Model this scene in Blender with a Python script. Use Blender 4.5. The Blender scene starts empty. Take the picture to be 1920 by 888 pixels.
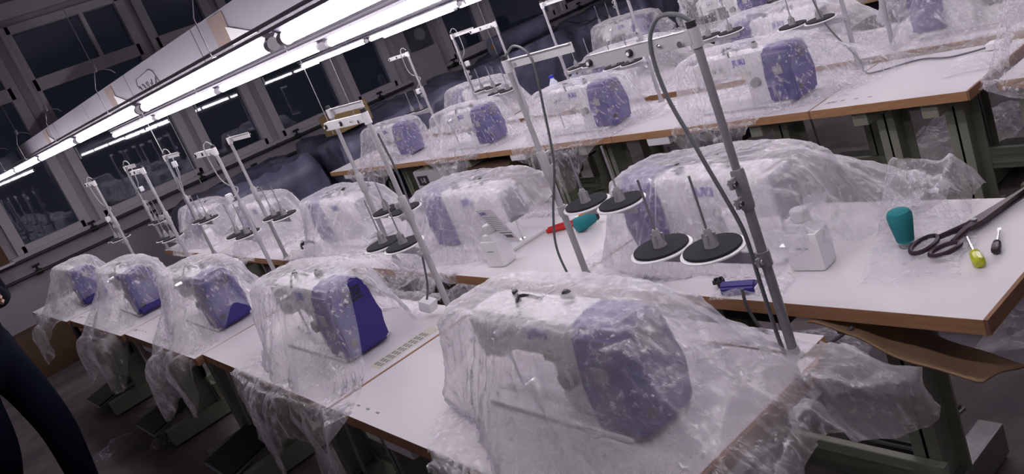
import bpy, bmesh, math, random
import numpy as np
from mathutils import Vector, Matrix

# ------------------------------------------------------------------ camera, world, exposure
SC = bpy.context.scene
COL = SC.collection
EYE = 1.613
YAW, PITCH, ROLL, FPX = .575, .277, .384, 1568.0
def camera():
    cy, sy = math.cos(YAW), math.sin(YAW)
    f = Vector((sy*math.cos(PITCH), cy*math.cos(PITCH), -math.sin(PITCH)))
    r = Vector((cy, -sy, 0)); d = f.cross(r)
    c, s = math.cos(ROLL), math.sin(ROLL)
    right = c*r + s*d; down = -s*r + c*d
    cam = bpy.data.cameras.new('camera'); co = bpy.data.objects.new('camera', cam); COL.objects.link(co)
    cam.sensor_width = 36; cam.lens = FPX/1920*36; cam.clip_start = .02; cam.clip_end = 100
    m = Matrix((right, -down, -f)).transposed().to_4x4(); m.translation = (0, 0, EYE)
    co.matrix_world = m
    SC.camera = co
camera()
W = bpy.data.worlds.new('night'); SC.world = W; W.use_nodes = True
W.node_tree.nodes['Background'].inputs[0].default_value = (.10, .11, .16, 1)
W.node_tree.nodes['Background'].inputs[1].default_value = .05
SC.view_settings.view_transform = 'Standard'; SC.view_settings.look = 'None'; SC.view_settings.gamma = 1
SC.view_settings.exposure = 1.18
LAMP_STRENGTH = 12.0
try:
    SC.cycles.transparent_max_bounces = 24
    SC.cycles.max_bounces = 8; SC.cycles.diffuse_bounces = 4
except Exception: pass

# ------------------------------------------------------------------ materials
def new_mat(name):
    m = bpy.data.materials.new(name); m.use_nodes = True
    return m, m.node_tree.nodes, m.node_tree.links
def mat(name, col, rough=.5, metal=0, noise=0, nscale=20, bump=0, bscale=60, spec=.5, col2=None, emit=None, estr=0, stretch=None):
    m, N, L = new_mat(name); b = N['Principled BSDF']
    b.inputs['Base Color'].default_value = (*col, 1); b.inputs['Roughness'].default_value = rough
    b.inputs['Metallic'].default_value = metal; b.inputs['Specular IOR Level'].default_value = spec
    tc = N.new('ShaderNodeTexCoord'); src = tc.outputs['Object']
    if stretch:
        mp = N.new('ShaderNodeMapping'); mp.inputs['Scale'].default_value = stretch; L.new(src, mp.inputs[0]); src = mp.outputs[0]
    if noise or col2:
        n = N.new('ShaderNodeTexNoise'); n.inputs['Scale'].default_value = nscale; n.inputs['Detail'].default_value = 6; L.new(src, n.inputs['Vector'])
        r = N.new('ShaderNodeValToRGB'); L.new(n.outputs['Fac'], r.inputs[0])
        c2 = col2 or tuple(c*(1-noise) for c in col)
        r.color_ramp.elements[0].position = .35; r.color_ramp.elements[1].position = .65
        r.color_ramp.elements[0].color = (*c2, 1); r.color_ramp.elements[1].color = (*col, 1)
        L.new(r.outputs[0], b.inputs['Base Color'])
    if bump:
        n2 = N.new('ShaderNodeTexNoise'); n2.inputs['Scale'].default_value = bscale; n2.inputs['Detail'].default_value = 5; L.new(src, n2.inputs['Vector'])
        bp = N.new('ShaderNodeBump'); bp.inputs['Strength'].default_value = bump; bp.inputs['Distance'].default_value = .01
        L.new(n2.outputs['Fac'], bp.inputs['Height']); L.new(bp.outputs[0], b.inputs['Normal'])
    if emit:
        b.inputs['Emission Color'].default_value = (*emit, 1); b.inputs['Emission Strength'].default_value = estr
    return m
def film_mat(name, base=.3, crease=.35, tint=(.90, .88, .93), stretch=(1, 1, 1), scale=1.0, gloss=.22, bump=.35):
    m, N, L = new_mat(name); N.remove(N['Principled BSDF']); out = N['Material Output']
    def math_(op, a, b=None, c=None, clamp=False):
        n = N.new('ShaderNodeMath'); n.operation = op; n.use_clamp = clamp
        for k, v in enumerate((a, b, c)):
            if v is None: continue
            if isinstance(v, (int, float)): n.inputs[k].default_value = v
            else: L.new(v, n.inputs[k])
        return n.outputs[0]
    tc = N.new('ShaderNodeTexCoord'); mp = N.new('ShaderNodeMapping'); mp.inputs['Scale'].default_value = stretch; L.new(tc.outputs['Object'], mp.inputs[0])
    wn = N.new('ShaderNodeTexNoise'); wn.inputs['Scale'].default_value = 6*scale; wn.inputs['Detail'].default_value = 3; L.new(mp.outputs[0], wn.inputs['Vector'])
    mx = N.new('ShaderNodeMix'); mx.data_type = 'VECTOR'; mx.inputs[0].default_value = .06
    L.new(mp.outputs[0], mx.inputs[4]); L.new(wn.outputs['Color'], mx.inputs[5])
    def streaks(rot, sc, thin, lo, hi, gs):
        # long thin wrinkles: stretched noise, only its crests
        m2 = N.new('ShaderNodeMapping'); m2.inputs['Rotation'].default_value = rot; L.new(mx.outputs[1], m2.inputs[0])
        m3 = N.new('ShaderNodeMapping'); m3.inputs['Scale'].default_value = (sc*scale, sc*scale, sc*scale*thin); L.new(m2.outputs[0], m3.inputs[0])
        n = N.new('ShaderNodeTexNoise'); n.inputs['Scale'].default_value = 1; n.inputs['Detail'].default_value = 3; n.inputs['Roughness'].default_value = .6; L.new(m3.outputs[0], n.inputs['Vector'])
        r = N.new('ShaderNodeMapRange'); r.interpolation_type = 'SMOOTHSTEP'; r.inputs['From Min'].default_value = lo; r.inputs['From Max'].default_value = hi; L.new(n.outputs['Fac'], r.inputs['Value'])
        g = N.new('ShaderNodeTexNoise'); g.inputs['Scale'].default_value = gs*scale; g.inputs['Detail'].default_value = 2; L.new(m2.outputs[0], g.inputs['Vector'])
        q = N.new('ShaderNodeMapRange'); q.inputs['From Min'].default_value = .40; q.inputs['From Max'].default_value = .62; L.new(g.outputs['Fac'], q.inputs['Value'])
        return math_('MULTIPLY', r.outputs[0], q.outputs[0]), r.outputs[0]
    a1, q1 = streaks((.5, .15, 0), 48, .055, .51, .72, 6); a2, q2 = streaks((-.35, .7, .3), 66, .06, .52, .74, 8); a3, q3 = streaks((1.3, .2, .9), 50, .08, .53, .74, 7)
    big = N.new('ShaderNodeTexNoise'); big.inputs['Scale'].default_value = 7*scale; big.inputs['Detail'].default_value = 5; L.new(mx.outputs[1], big.inputs['Vector'])
    br = N.new('ShaderNodeMapRange'); br.inputs['From Min'].default_value = .3; br.inputs['From Max'].default_value = .7; L.new(big.outputs['Fac'], br.inputs['Value'])
    f = math_('MULTIPLY_ADD', a1, crease*1.2, base); f = math_('MULTIPLY_ADD', a2, crease, f); f = math_('MULTIPLY_ADD', a3, crease, f); f = math_('MULTIPLY_ADD', br.outputs[0], crease*.28, f)
    lw = N.new('ShaderNodeLayerWeight'); lw.inputs['Blend'].default_value = .3
    f = math_('MULTIPLY_ADD', lw.outputs['Facing'], .30, f, clamp=True)
    hgt = math_('MULTIPLY_ADD', q1, .5, math_('MULTIPLY_ADD', q2, .35, math_('MULTIPLY_ADD', q3, .35, math_('MULTIPLY', br.outputs[0], .6))))
    bp = N.new('ShaderNodeBump'); bp.inputs['Strength'].default_value = bump; bp.inputs['Distance'].default_value = .012; L.new(hgt, bp.inputs['Height'])
    df = N.new('ShaderNodeBsdfDiffuse'); df.inputs[0].default_value = (*tint, 1); L.new(bp.outputs[0], df.inputs['Normal'])
    tl = N.new('ShaderNodeBsdfTranslucent'); tl.inputs[0].default_value = (*tint, 1); L.new(bp.outputs[0], tl.inputs['Normal'])
    gl = N.new('ShaderNodeBsdfGlossy'); gl.inputs['Color'].default_value = (1, 1, 1, 1); gl.inputs['Roughness'].default_value = .28; L.new(bp.outputs[0], gl.inputs['Normal'])
    a = N.new('ShaderNodeMixShader'); a.inputs[0].default_value = .42; L.new(df.outputs[0], a.inputs[1]); L.new(tl.outputs[0], a.inputs[2])
    b = N.new('ShaderNodeMixShader'); b.inputs[0].default_value = gloss; L.new(a.outputs[0], b.inputs[1]); L.new(gl.outputs[0], b.inputs[2])
    tr = N.new('ShaderNodeBsdfTransparent'); tr.inputs[0].default_value = (.985, .98, .99, 1)
    c = N.new('ShaderNodeMixShader'); L.new(f, c.inputs[0]); L.new(tr.outputs[0], c.inputs[1]); L.new(b.outputs[0], c.inputs[2])
    L.new(c.outputs[0], out.inputs[0])
    return m
def glass_mat():
    m, N, L = new_mat('night_glass'); N.remove(N['Principled BSDF']); out = N['Material Output']
    fr = N.new('ShaderNodeFresnel'); fr.inputs[0].default_value = 1.5
    mm = N.new('ShaderNodeMath'); mm.operation = 'MULTIPLY_ADD'; mm.use_clamp = True; mm.inputs[1].default_value = 1.3; mm.inputs[2].default_value = .03; L.new(fr.outputs[0], mm.inputs[0])
    gl = N.new('ShaderNodeBsdfGlossy'); gl.inputs['Roughness'].default_value = .02; gl.inputs['Color'].default_value = (.9, .92, 1, 1)
    tr = N.new('ShaderNodeBsdfTransparent'); tr.inputs[0].default_value = (.7, .75, .8, 1)
    c = N.new('ShaderNodeMixShader'); L.new(mm.outputs[0], c.inputs[0]); L.new(tr.outputs[0], c.inputs[1]); L.new(gl.outputs[0], c.inputs[2]); L.new(c.outputs[0], out.inputs[0])
    return m
M = dict(
 laminate=mat('white_laminate', (.72, .69, .72), .38, noise=.05, nscale=3, bump=.02, bscale=90),
 edge=mat('particle_board_edge', (.47, .26, .135), .75, col2=(.40, .21, .10), nscale=14, stretch=(1, 1, 6)),
 edge2=mat('joint_edge', (.30, .15, .09), .8, noise=.2),
 green=mat('grey_green_steel', (.29, .305, .235), .45, noise=.12, nscale=8),
 dark=mat('black_plastic', (.015, .015, .017), .45),
 felt=mat('black_foam', (.018, .018, .022), .95, bump=.4, bscale=300),
 grey=mat('grey_plastic', (.30, .30, .31), .4),
 pole=mat('grey_painted_tube', (.46, .45, .48), .3, noise=.05),
 poledark=mat('dark_grey_tube', (.24, .235, .26), .32, noise=.05),
 white=mat('white_enamel', (.74, .73, .75), .3),
 cream=mat('machine_enamel', (.78, .77, .79), .35),
 plastic=mat('white_plastic', (.86, .85, .88), .35),
 purple=mat('purple_plastic', (.034, .018, .205), .35),
 blueprint=mat('blue_print', (.06, .05, .42), .5),
 blackprint=mat('black_print', (.03, .03, .035), .6),
 greyprint=mat('grey_print', (.25, .24, .26), .6),
 chrome=mat('chrome', (.75, .75, .77), .2, metal=1),
 steel=mat('dull_steel', (.42, .42, .45), .4, metal=.8),
 cable=mat('grey_cable', (.115, .12, .135), .5),
 cablew=mat('pale_cable', (.42, .42, .45), .5),
 wall=mat('painted_plaster', (.50, .47, .52), .85, noise=.12, nscale=2, bump=.1, bscale=25),
 frame=mat('window_frame', (.62, .58, .64), .5, noise=.06),
 ceil=mat('ceiling_paint', (.5, .47, .52), .9, noise=.1, nscale=2),
 floor=mat('worn_concrete', (.20, .168, .182), .6, col2=(.095, .080, .092), nscale=3.2, bump=.3, bscale=30),
 duct=mat('galvanised_duct', (.33, .315, .37), .5, noise=.08, nscale=3),
 tape=mat('brown_tape', (.30, .22, .20), .6, noise=.1),
 rail=mat('lamp_rail', (.55, .53, .60), .35, metal=.4),
 batten=mat('lamp_housing', (.20, .185, .25), .5),
 tube=mat('lit_tube', (1, 1, 1), .4, emit=(1.0, .93, .968), estr=LAMP_STRENGTH),
 card=mat('cardboard', (.30, .185, .105), .85, noise=.12, nscale=6),
 carddark=mat('old_cardboard', (.13, .075, .045), .9, noise=.2),
 cardy=mat('tan_cardboard', (.36, .25, .12), .85, noise=.15, nscale=8),
 carton=mat('white_carton', (.52, .50, .52), .8, noise=.05),
 teal=mat('teal_thread', (.012, .24, .27), .75, bump=.5, bscale=60, stretch=(1, 1, 20)),
 red=mat('red_handle', (.62, .02, .02), .4), orange=mat('orange_handle', (.75, .16, .02), .4),
 dgreen=mat('dark_green_handle', (.02, .08, .06), .4), yellow=mat('yellow_green_handle', (.52, .56, .03), .15),
 scis=mat('black_scissors', (.055, .035, .045), .35, metal=.3),
 cap=mat('bottle_cap_blue', (.03, .05, .55), .35), water=mat('clear_bottle', (.70, .74, .86), .12),
 jacket=mat('dark_jacket', (.005, .005, .011), .95, spec=.08), jeans=mat('dark_jeans', (.005, .007, .016), .95, spec=.08, bump=.3, bscale=200), skin=mat('skin', (.35, .20, .15), .6), hair=mat('black_hair', (.01, .008, .008), .7), shoe=mat('dark_shoe', (.02, .02, .025), .5),
 blue=mat('blue_sheeting', (.20, .20, .31), .28, noise=.45, nscale=5, bump=.9, bscale=14),
 blues=mat('slate_fabric', (.12, .12, .16), .8, noise=.3, nscale=5),
 pipe=mat('dark_pipe', (.05, .047, .055), .5), paper=mat('white_paper', (.80, .78, .82), .7), sticker=mat('cream_sticker', (.62, .60, .52), .6),
 galv=mat('galvanised_steel', (.30, .29, .30), .45, metal=.5, noise=.2, nscale=60),
 film=film_mat('milky_film', .20, .5), filmclear=film_mat('clear_film', .07, .55, stretch=(1.2, 1.2, .8)), filmthin=film_mat('thin_film', .06, .52, gloss=.3), filmv=film_mat('film_vertical_creases', .10, .54, stretch=(1.1, 1.1, .6)),
 filmthick=film_mat('dense_film', .40, .35), glass=glass_mat(),
)
# ------------------------------------------------------------------ helpers
def tag(o, label=None, cat=None, group=None, kind=None):
    if label: o['label'] = label
    if cat: o['category'] = cat
    if group: o['group'] = group
    if kind: o['kind'] = kind
    return o
def empty(name, loc=(0, 0, 0), rz=0, **k):
    o = bpy.data.objects.new(name, None); COL.objects.link(o); o.location = loc; o.rotation_euler = (0, 0, rz); o.empty_display_size = .05
    return tag(o, **k)
def link(name, me, m=None, parent=None, smooth=False, loc=None, rot=None, **k):
    if m is not None:
        for x in (m if isinstance(m, (list, tuple)) else [m]): me.materials.append(x)
    if smooth: me.polygons.foreach_set('use_smooth', [True]*len(me.polygons))
    o = bpy.data.objects.new(name, me); COL.objects.link(o)
    if parent: o.parent = parent
    if loc: o.location = loc
    if rot: o.rotation_euler = rot
    return tag(o, **k)
class MB:
    def __init__(s): s.b = bmesh.new()
    def box(s, x0, x1, y0, y1, z0, z1, bev=0, rot=None, mi=0):
        g = bmesh.ops.create_cube(s.b, size=1); vs = g['verts']
        for v in vs: v.co = Vector(((x0+x1)/2+v.co.x*(x1-x0), (y0+y1)/2+v.co.y*(y1-y0), (z0+z1)/2+v.co.z*(z1-z0)))
        if rot:
            c = Vector(((x0+x1)/2, (y0+y1)/2, (z0+z1)/2))
            for v in vs: v.co = rot @ (v.co-c) + c
        fs = list({f for v in vs for f in v.link_faces})
        if bev:
            es = list({e for v in vs for e in v.link_edges})
            r = bmesh.ops.bevel(s.b, geom=es, offset=bev, segments=2, affect='EDGES', profile=.6)
            fs = fs + r['faces']
        for f in fs:
            if f.is_valid: f.material_index = mi
        return s
    def cyl(s, p, q, r0, r1=None, n=12, mi=0, caps=True):
        p, q = Vector(p), Vector(q); r1 = r0 if r1 is None else r1; d = q-p
        if d.length < 1e-6: return s
        mt = d.to_track_quat('Z', 'Y').to_matrix().to_4x4(); mt.translation = (p+q)/2
        g = bmesh.ops.create_cone(s.b, cap_ends=caps, segments=n, radius1=r0, radius2=max(r1, 1e-5), depth=d.length, matrix=mt)
        for f in {f for v in g['verts'] for f in v.link_faces}: f.material_index = mi
        return s
    def lathe(s, prof, n=20, axis=None, loc=(0, 0, 0), mi=0):
        rings = []
        mt = axis or Matrix.Identity(3); loc = Vector(loc)
        for r, z in prof:
            rings.append([s.b.verts.new(mt @ Vector((r*math.cos(2*math.pi*k/n), r*math.sin(2*math.pi*k/n), z))+loc) for k in range(n)])
        for a, b in zip(rings, rings[1:]):
            for k in range(n):
                f = s.b.faces.new((a[k], a[(k+1) % n], b[(k+1) % n], b[k])); f.material_index = mi
        for rr in (list(reversed(rings[0])), rings[-1]):
            f = s.b.faces.new(rr); f.material_index = mi
        return s
    def tube(s, pts, r, n=8, mi=0, rads=None):
        pts = [Vector(p) for p in pts]; rings = []; up = Vector((0, 0, 1))
        for i, p in enumerate(pts):
            t = (pts[min(i+1, len(pts)-1)]-pts[max(i-1, 0)]).normalized()
            if i == 0: a = t.cross(up if abs(t.z) < .9 else Vector((1, 0, 0))).normalized()
            else: a = (a-t*a.dot(t)).normalized()
            b = t.cross(a); rr = rads[i] if rads else r
            rings.append([s.b.verts.new(p+rr*(math.cos(2*math.pi*k/n)*a+math.sin(2*math.pi*k/n)*b)) for k in range(n)])
        for x, y in zip(rings, rings[1:]):
            for k in range(n):
                f = s.b.faces.new((x[k], x[(k+1) % n], y[(k+1) % n], y[k])); f.material_index = mi
        for rr in (list(reversed(rings[0])), rings[-1]): s.b.faces.new(rr).material_index = mi
        return s
    def prism(s, poly, h0, h1, axis='z', mi=0):
        def P(a, b, h): return Vector((a, b, h)) if axis == 'z' else Vector((a, h, b)) if axis == 'y' else Vector((h, a, b))
        A = [s.b.verts.new(P(a, b, h0)) for a, b in poly]; B = [s.b.verts.new(P(a, b, h1)) for a, b in poly]
        n = len(poly)
        for f in [s.b.faces.new(list(reversed(A))), s.b.faces.new(B)]+[s.b.faces.new((A[k], A[(k+1) % n], B[(k+1) % n], B[k])) for k in range(n)]: f.material_index = mi
        return s
    def mesh(s, name='m'):
        bmesh.ops.recalc_face_normals(s.b, faces=s.b.faces[:])
        me = bpy.data.meshes.new(name); s.b.to_mesh(me); s.b.free(); return me
    def build(s, name, m, parent=None, smooth=False, **k):
        o = link(name, s.mesh(name), m, parent, False, **k)
        if smooth:
            me = o.data; me.polygons.foreach_set('use_smooth', [True]*len(me.polygons))
            try: me.set_sharp_from_angle(angle=math.radians(35))
            except Exception: pass
        return o
def smooth_pts(pts, n=8):
    pts = [Vector(p) for p in pts]; P = [pts[0]]+pts+[pts[-1]]; out = []
    for i in range(1, len(P)-2):
        for k in range(n):
            t = k/n; a, b, c, d = P[i-1:i+3]
            out.append(.5*((2*b)+(c-a)*t+(2*a-5*b+4*c-d)*t*t+(-a+3*b-3*c+d)*t**3))
    out.append(P[-2]); return out
def copy_tree(o, parent=None):
    c = o.copy(); COL.objects.link(c); c.parent = parent
    for ch in list(o.children): copy_tree(ch, c)
    return c
_txt = {}
def text(name, s, size, m, parent, loc, rot, ext=.0005, shear=0):
    key = (s, size)
    if key not in _txt:
        cu = bpy.data.curves.new(name, 'FONT'); cu.body = s; cu.size = size; cu.extrude = ext; cu.align_x = 'CENTER'; cu.align_y = 'CENTER'; cu.offset = size*.02; cu.shear = shear
        cu.materials.append(m); tmp = bpy.data.objects.new('t', cu); COL.objects.link(tmp); bpy.context.view_layer.update()
        me = bpy.data.meshes.new_from_object(tmp.evaluated_get(bpy.context.evaluated_depsgraph_get())); bpy.data.objects.remove(tmp); _txt[key] = me
    o = bpy.data.objects.new(name, _txt[key]); COL.objects.link(o); o.parent = parent; o.location = loc; o.rotation_euler = rot
    return o
# vectorised value noise
_rs = np.random.RandomState(5); _T = _rs.rand(64, 64, 64).astype(np.float32)
def vnoise(p):
    p = np.asarray(p, dtype=np.float64); i = np.floor(p).astype(int); f = p-i; f = f*f*(3-2*f); i &= 63; j = (i+1) & 63
    x0, y0, z0 = i[..., 0], i[..., 1], i[..., 2]; x1, y1, z1 = j[..., 0], j[..., 1], j[..., 2]
    fx, fy, fz = f[..., 0], f[..., 1], f[..., 2]
    def l(a, b, t): return a+(b-a)*t
    return l(l(l(_T[x0, y0, z0], _T[x1, y0, z0], fx), l(_T[x0, y1, z0], _T[x1, y1, z0], fx), fy),
             l(l(_T[x0, y0, z1], _T[x1, y0, z1], fx), l(_T[x0, y1, z1], _T[x1, y1, z1], fx), fy), fz)
def ridge(p): return 1-np.abs(2*vnoise(p)-1)*2
def grid_mesh(name, P, closed):
    a, b, _ = P.shape; idx = np.arange(a*b).reshape(a, b)
    i2 = np.roll(idx, -1, 0) if closed else idx[1:]; i1 = idx if closed else idx[:-1]
    q = np.stack([i1[:, :-1], i2[:, :-1], i2[:, 1:], i1[:, 1:]], -1).reshape(-1, 4)
    me = bpy.data.meshes.new(name); me.vertices.add(a*b); me.vertices.foreach_set('co', P.reshape(-1).astype(np.float32))
    me.loops.add(q.size); me.loops.foreach_set('vertex_index', q.reshape(-1).astype(np.int32))
    me.polygons.add(len(q)); me.polygons.foreach_set('loop_start', np.arange(0, q.size, 4, dtype=np.int32))
    try: me.polygons.foreach_set('loop_total', np.full(len(q), 4, dtype=np.int32))
    except Exception: pass
    me.update(calc_edges=True); me.validate(); return me
TT = .75   # table top height

# ------------------------------------------------------------------ room
def struct(name, mb, m, **k): return mb.build(name, m, kind='structure', **k)
WY = 9.0; RX = 12.5; LX = -3.2; BY = -3.0; CZ = 3.55
struct('floor', MB().box(LX-.2, RX+.2, BY-.2, WY+.2, -.1, 0), M['floor'])
struct('ceiling', MB().box(LX-.2, RX+.2, BY-.2, WY+.2, CZ, CZ+.1), M['ceil'])
struct('wall_left', MB().box(LX-.2, LX, BY, WY, 0, CZ), M['wall'])
struct('wall_right', MB().box(RX, RX+.2, BY, WY, 0, CZ), M['wall'])
struct('wall_back', MB().box(LX-.2, RX+.2, BY-.2, BY, 0, CZ), M['wall'])
SILL, HEAD, TR0, TR1 = 1.0, 2.88, 2.28, 2.40
wins = [(.72, 1.32), (1.5, 2.56), (2.72, 3.34), (3.52, 4.38), (4.55, 5.12), (6.02, 6.62), (6.80, 7.85), (8.05, 8.7), (8.9, 10.0), (10.2, 10.9)]
w = MB(); w.box(LX, RX, WY, WY+.2, 0, SILL); w.box(LX, RX, WY, WY+.2, HEAD, CZ)
xs = [LX]+[v for a in wins for v in a]+[RX]
for i in range(0, len(xs), 2): w.box(xs[i], xs[i+1], WY, WY+.2, SILL, HEAD)
struct('wall_front', w, M['wall'])
for i, (a, b) in enumerate(wins):
    e = empty('window_%d' % (i+1), ((a+b)/2, WY, SILL), kind='structure'); hw = (b-a)/2; H = HEAD-SILL; t = TR0-SILL; t1 = TR1-SILL
    f = MB()
    for x0, x1, z0, z1 in ((-hw-.05, -hw+.045, -.03, H+.03), (hw-.045, hw+.05, -.03, H+.03), (-hw, hw, -.03, .05), (-hw, hw, H-.05, H+.03), (-hw, hw, t, t1)):
        f.box(x0, x1, -.035, .10, z0, z1, .006)
    if hw > .35: f.box(-.02+hw*.3, .015+hw*.3, -.02, .08, t1, H)
    f.build('window_frame', M['frame'], e)
    MB().box(-hw+.03, hw-.03, .03, .036, .03, t+.01).build('pane', M['glass'], e)
    MB().box(-hw+.03, hw-.03, .03, .036, t1-.01, H-.03).build('pane', M['glass'], e)
    MB().box(-hw+.05, -hw+.063, -.05, -.035, t*.45, t*.45+.12).build('window_handle', M['steel'], e)
struct('trim_1', MB().box(LX, RX, WY-.07, WY, SILL-.06, SILL-.02, .01), M['frame'])
struct('baseboard_front', MB().box(LX, RX, WY-.012, WY, 0, .10), M['pipe'])
struct('trim_2', MB().box(5.28, 5.80, WY-.12, WY, 0, CZ), M['wall'])
struct('trim_3', MB().box(LX, RX, WY-.10, WY, HEAD+.08, HEAD+.22, .01), M['frame'])
for zz, lab in ((.93, 'upper dark heating pipe running along the wall under the windows'), (.78, 'lower dark heating pipe running along the wall above the floor')):
    e = empty('wall_pipe', (LX, WY-.09, zz), label=lab, cat='pipe')
    MB().cyl((.1, 0, 0), (RX-LX-.1, 0, 0), .016).build('pipe', M['pipe'], e, smooth=True)
    for k, x in enumerate(np.arange(3.4+.55*(zz < .9), 12, 1.15)):
        v = MB(); v.cyl((x-.03, 0, 0), (x+.03, 0, 0), .026); v.cyl((x, 0, 0), (x, 0, .06), .012); v.cyl((x-.035, 0, .065), (x+.035, 0, .065), .012)
        v.build('valve', M['dark'], e)
    for x in np.arange(.6, 15, 1.5): MB().box(x-.01, x+.01, -.01, .09, -.02, .02).build('pipe_bracket', M['pipe'], e)
# electrical box on the pier
e = empty('wall_box', (5.72+.25, WY-.001, 1.05+.4), label='square grey electrical box with a round dial on the pier between windows', cat='electrical box')
e.location = (5.55, WY-.12, 1.42)
MB().box(-.15, .15, -.09, 0, -.15, .15, .01).build('body', M['blues'], e)
MB().cyl((0, -.09, .02), (0, -.11, .02), .075, n=24).build('dial', M['grey'], e)
# low, broad suspended duct above the rows
d = empty('air_duct', (0, 0, EYE), label='long broad suspended white duct running above the lamp rows', cat='duct')
X1, X2 = 1.10, 3.55
for k in range(9):
    y0 = -1.4+k*1.15; y1 = y0+1.14
    poly = [(X1, .128*X1), (X1, .243*X1), (X1+.35, .243*X1+.012), (X2, .20), (X2, .0118*X2)]
    MB().prism(poly, y0, y1, 'y').build('duct_section', M['duct'], d)
for yy in (2.93, 4.75, 7.1):
    g = MB(); g.box(X1-.004, X1-.001, yy-.10, yy+.06, .135*X1, .236*X1); g.build('tape_patch', M['tape'], d)
    g = MB(); g.prism([(yy-.32, .130*X1), (yy-.08, .130*X1), (yy-.08, .19*X1)], X1-.006, X1-.001, 'x'); g.build('lit_triangle', M['plastic'], d)  # white triangle paints a lit patch onto the duct side
mk = MB(); y0 = 3.86
zz0 = .175*X1
mk.tube([(X1-.003, y0+.33, zz0-.005), (X1-.003, y0+.30, zz0+.025), (X1-.003, y0+.05, zz0+.034), (X1-.003, y0, zz0+.02), (X1-.003, y0-.03, zz0-.04)], .0016, 5)
for k in range(5):
    yk = y0+.30-k*.07
    mk.tube([(X1-.003, yk+.02*math.cos(t), zz0-.018+.012*math.sin(t*1.4+k)) for t in np.linspace(0, 5.5, 12)], .0014, 5)
mk.build('pen_scribble', M['blackprint'], d)

# ------------------------------------------------------------------ lamps
def lamp_proto():
    e = empty('tube_lamp', cat='lamp')
    b = MB(); b.prism([(-.007, .0142), (.007, .0142), (.018, .024), (-.018, .024)], -.61, .61, 'y'); b.build('housing', M['batten'], e)
    MB().cyl((0, -.588, 0), (0, .588, 0), .0135, n=14).build('tube', M['tube'], e, smooth=True)
    for s in (-1, 1): MB().cyl((0, s*.588, 0), (0, s*.612, 0), .0155, n=14).build('end_cap', M['plastic'], e, smooth=True)
    for s in (-1, 1): MB().box(-.008, .008, s*.4-.012, s*.4+.012, .023, .030).build('clip', M['rail'], e)
    return e
L0 = lamp_proto(); first = True
rows = [('first', .78, .065, 7, -.14, 'over the nearest table row'), ('second', 1.45, .037, 5, 1.01, 'over the second table row'), ('third', 3.10, -.012, 5, 1.11, 'over the third table row'),
        ('fourth', 3.95, -.035, 5, 1.1, 'over the fourth table row'), ('fifth', 5.4, -.05, 5, 1.3, 'over the farthest table row')]
ordn = ['nearest', 'second nearest', 'third nearest', 'fourth nearest', 'fifth nearest', 'sixth nearest', 'farthest']
for nm, x, dz, n, ys, wh in rows:
    for k in range(n):
        o = L0 if first else copy_tree(L0); first = False
        o.location = (x, ys+k*1.28, EYE+dz)
        o['label'] = '%s lit tube lamp of the line %s' % (ordn[k] if k < n-1 else 'farthest', wh)
        o['group'] = 'tube lamps %s' % wh
    yA, yB = ys-.65, min(ys+(n-1)*1.28+.65, WY-.1)
    e = empty('lamp_rail', (x, 0, EYE+dz+.031), label='slim metal conduit rail holding the tube lamps %s' % wh, cat='rail')
    MB().box(-.007, .007, yA-1, yB, -.006, .002).build('channel', M['rail'], e)
    MB().cyl((-.010, yA-1, .012), (-.010, yB, .012), .0045, n=8).build('conduit', M['rail'], e)
    # hangers
    y = yA+.35; hi = 0
    while y < yB:
        top = CZ-EYE-dz-.031
        if .95 < x < 3.7: top = ((.128*X1)+(x-X1)*(.0118*X2-.128*X1)/(X2-X1))-dz-.031
        hgr = MB()
        if top > .5:
            hgr.tube([(-.03, y, .10), (0, y, .17), (0, y, top)], .0017, 5)
            hgr.tube([(-.03, y, .10), (-.03, y, .0), (.0, y, .0)], .0018, 5)
            hgr.tube([(0, y, .17), (.05, y, .145), (.06, y, .13)], .0018, 5)
            hgr.lathe([(.004, .155), (.008, .16), (.008, .18), (.004, .185)], 8, loc=(0, y, 0))
        else: hgr.cyl((0, y, 0), (0, y, max(top, .01)), .003, n=6)
        hgr.build('hanger', M['rail'], e)
        y += 1.28
for x, y, z0 in ((1.62, 6.4, .9), (3.0, 6.6, 1.0), (3.4, 6.9, 1.0), (5.2, 7.0, 1.0), (2.1, 7.6, 1.0)):
    tag(MB().cyl((x, y, z0), (x, y, EYE+.13*X1+(x-X1)*(.0118*X2-.128*X1)/(X2-X1) if x < 3.5 else CZ), .003, n=6).build('drop_cord', M['cablew']),
        {1.62: 'thin grey cord hanging from the duct over the far end of the second table row', 3.0: 'thin grey cord hanging over the far end of the third row', 3.4: 'thin grey cord hanging beside the wall pier', 5.2: 'thin grey cord hanging from the ceiling before the far windows', 2.1: 'thin grey cord hanging before the window wall'}[x], 'cord')

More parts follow.
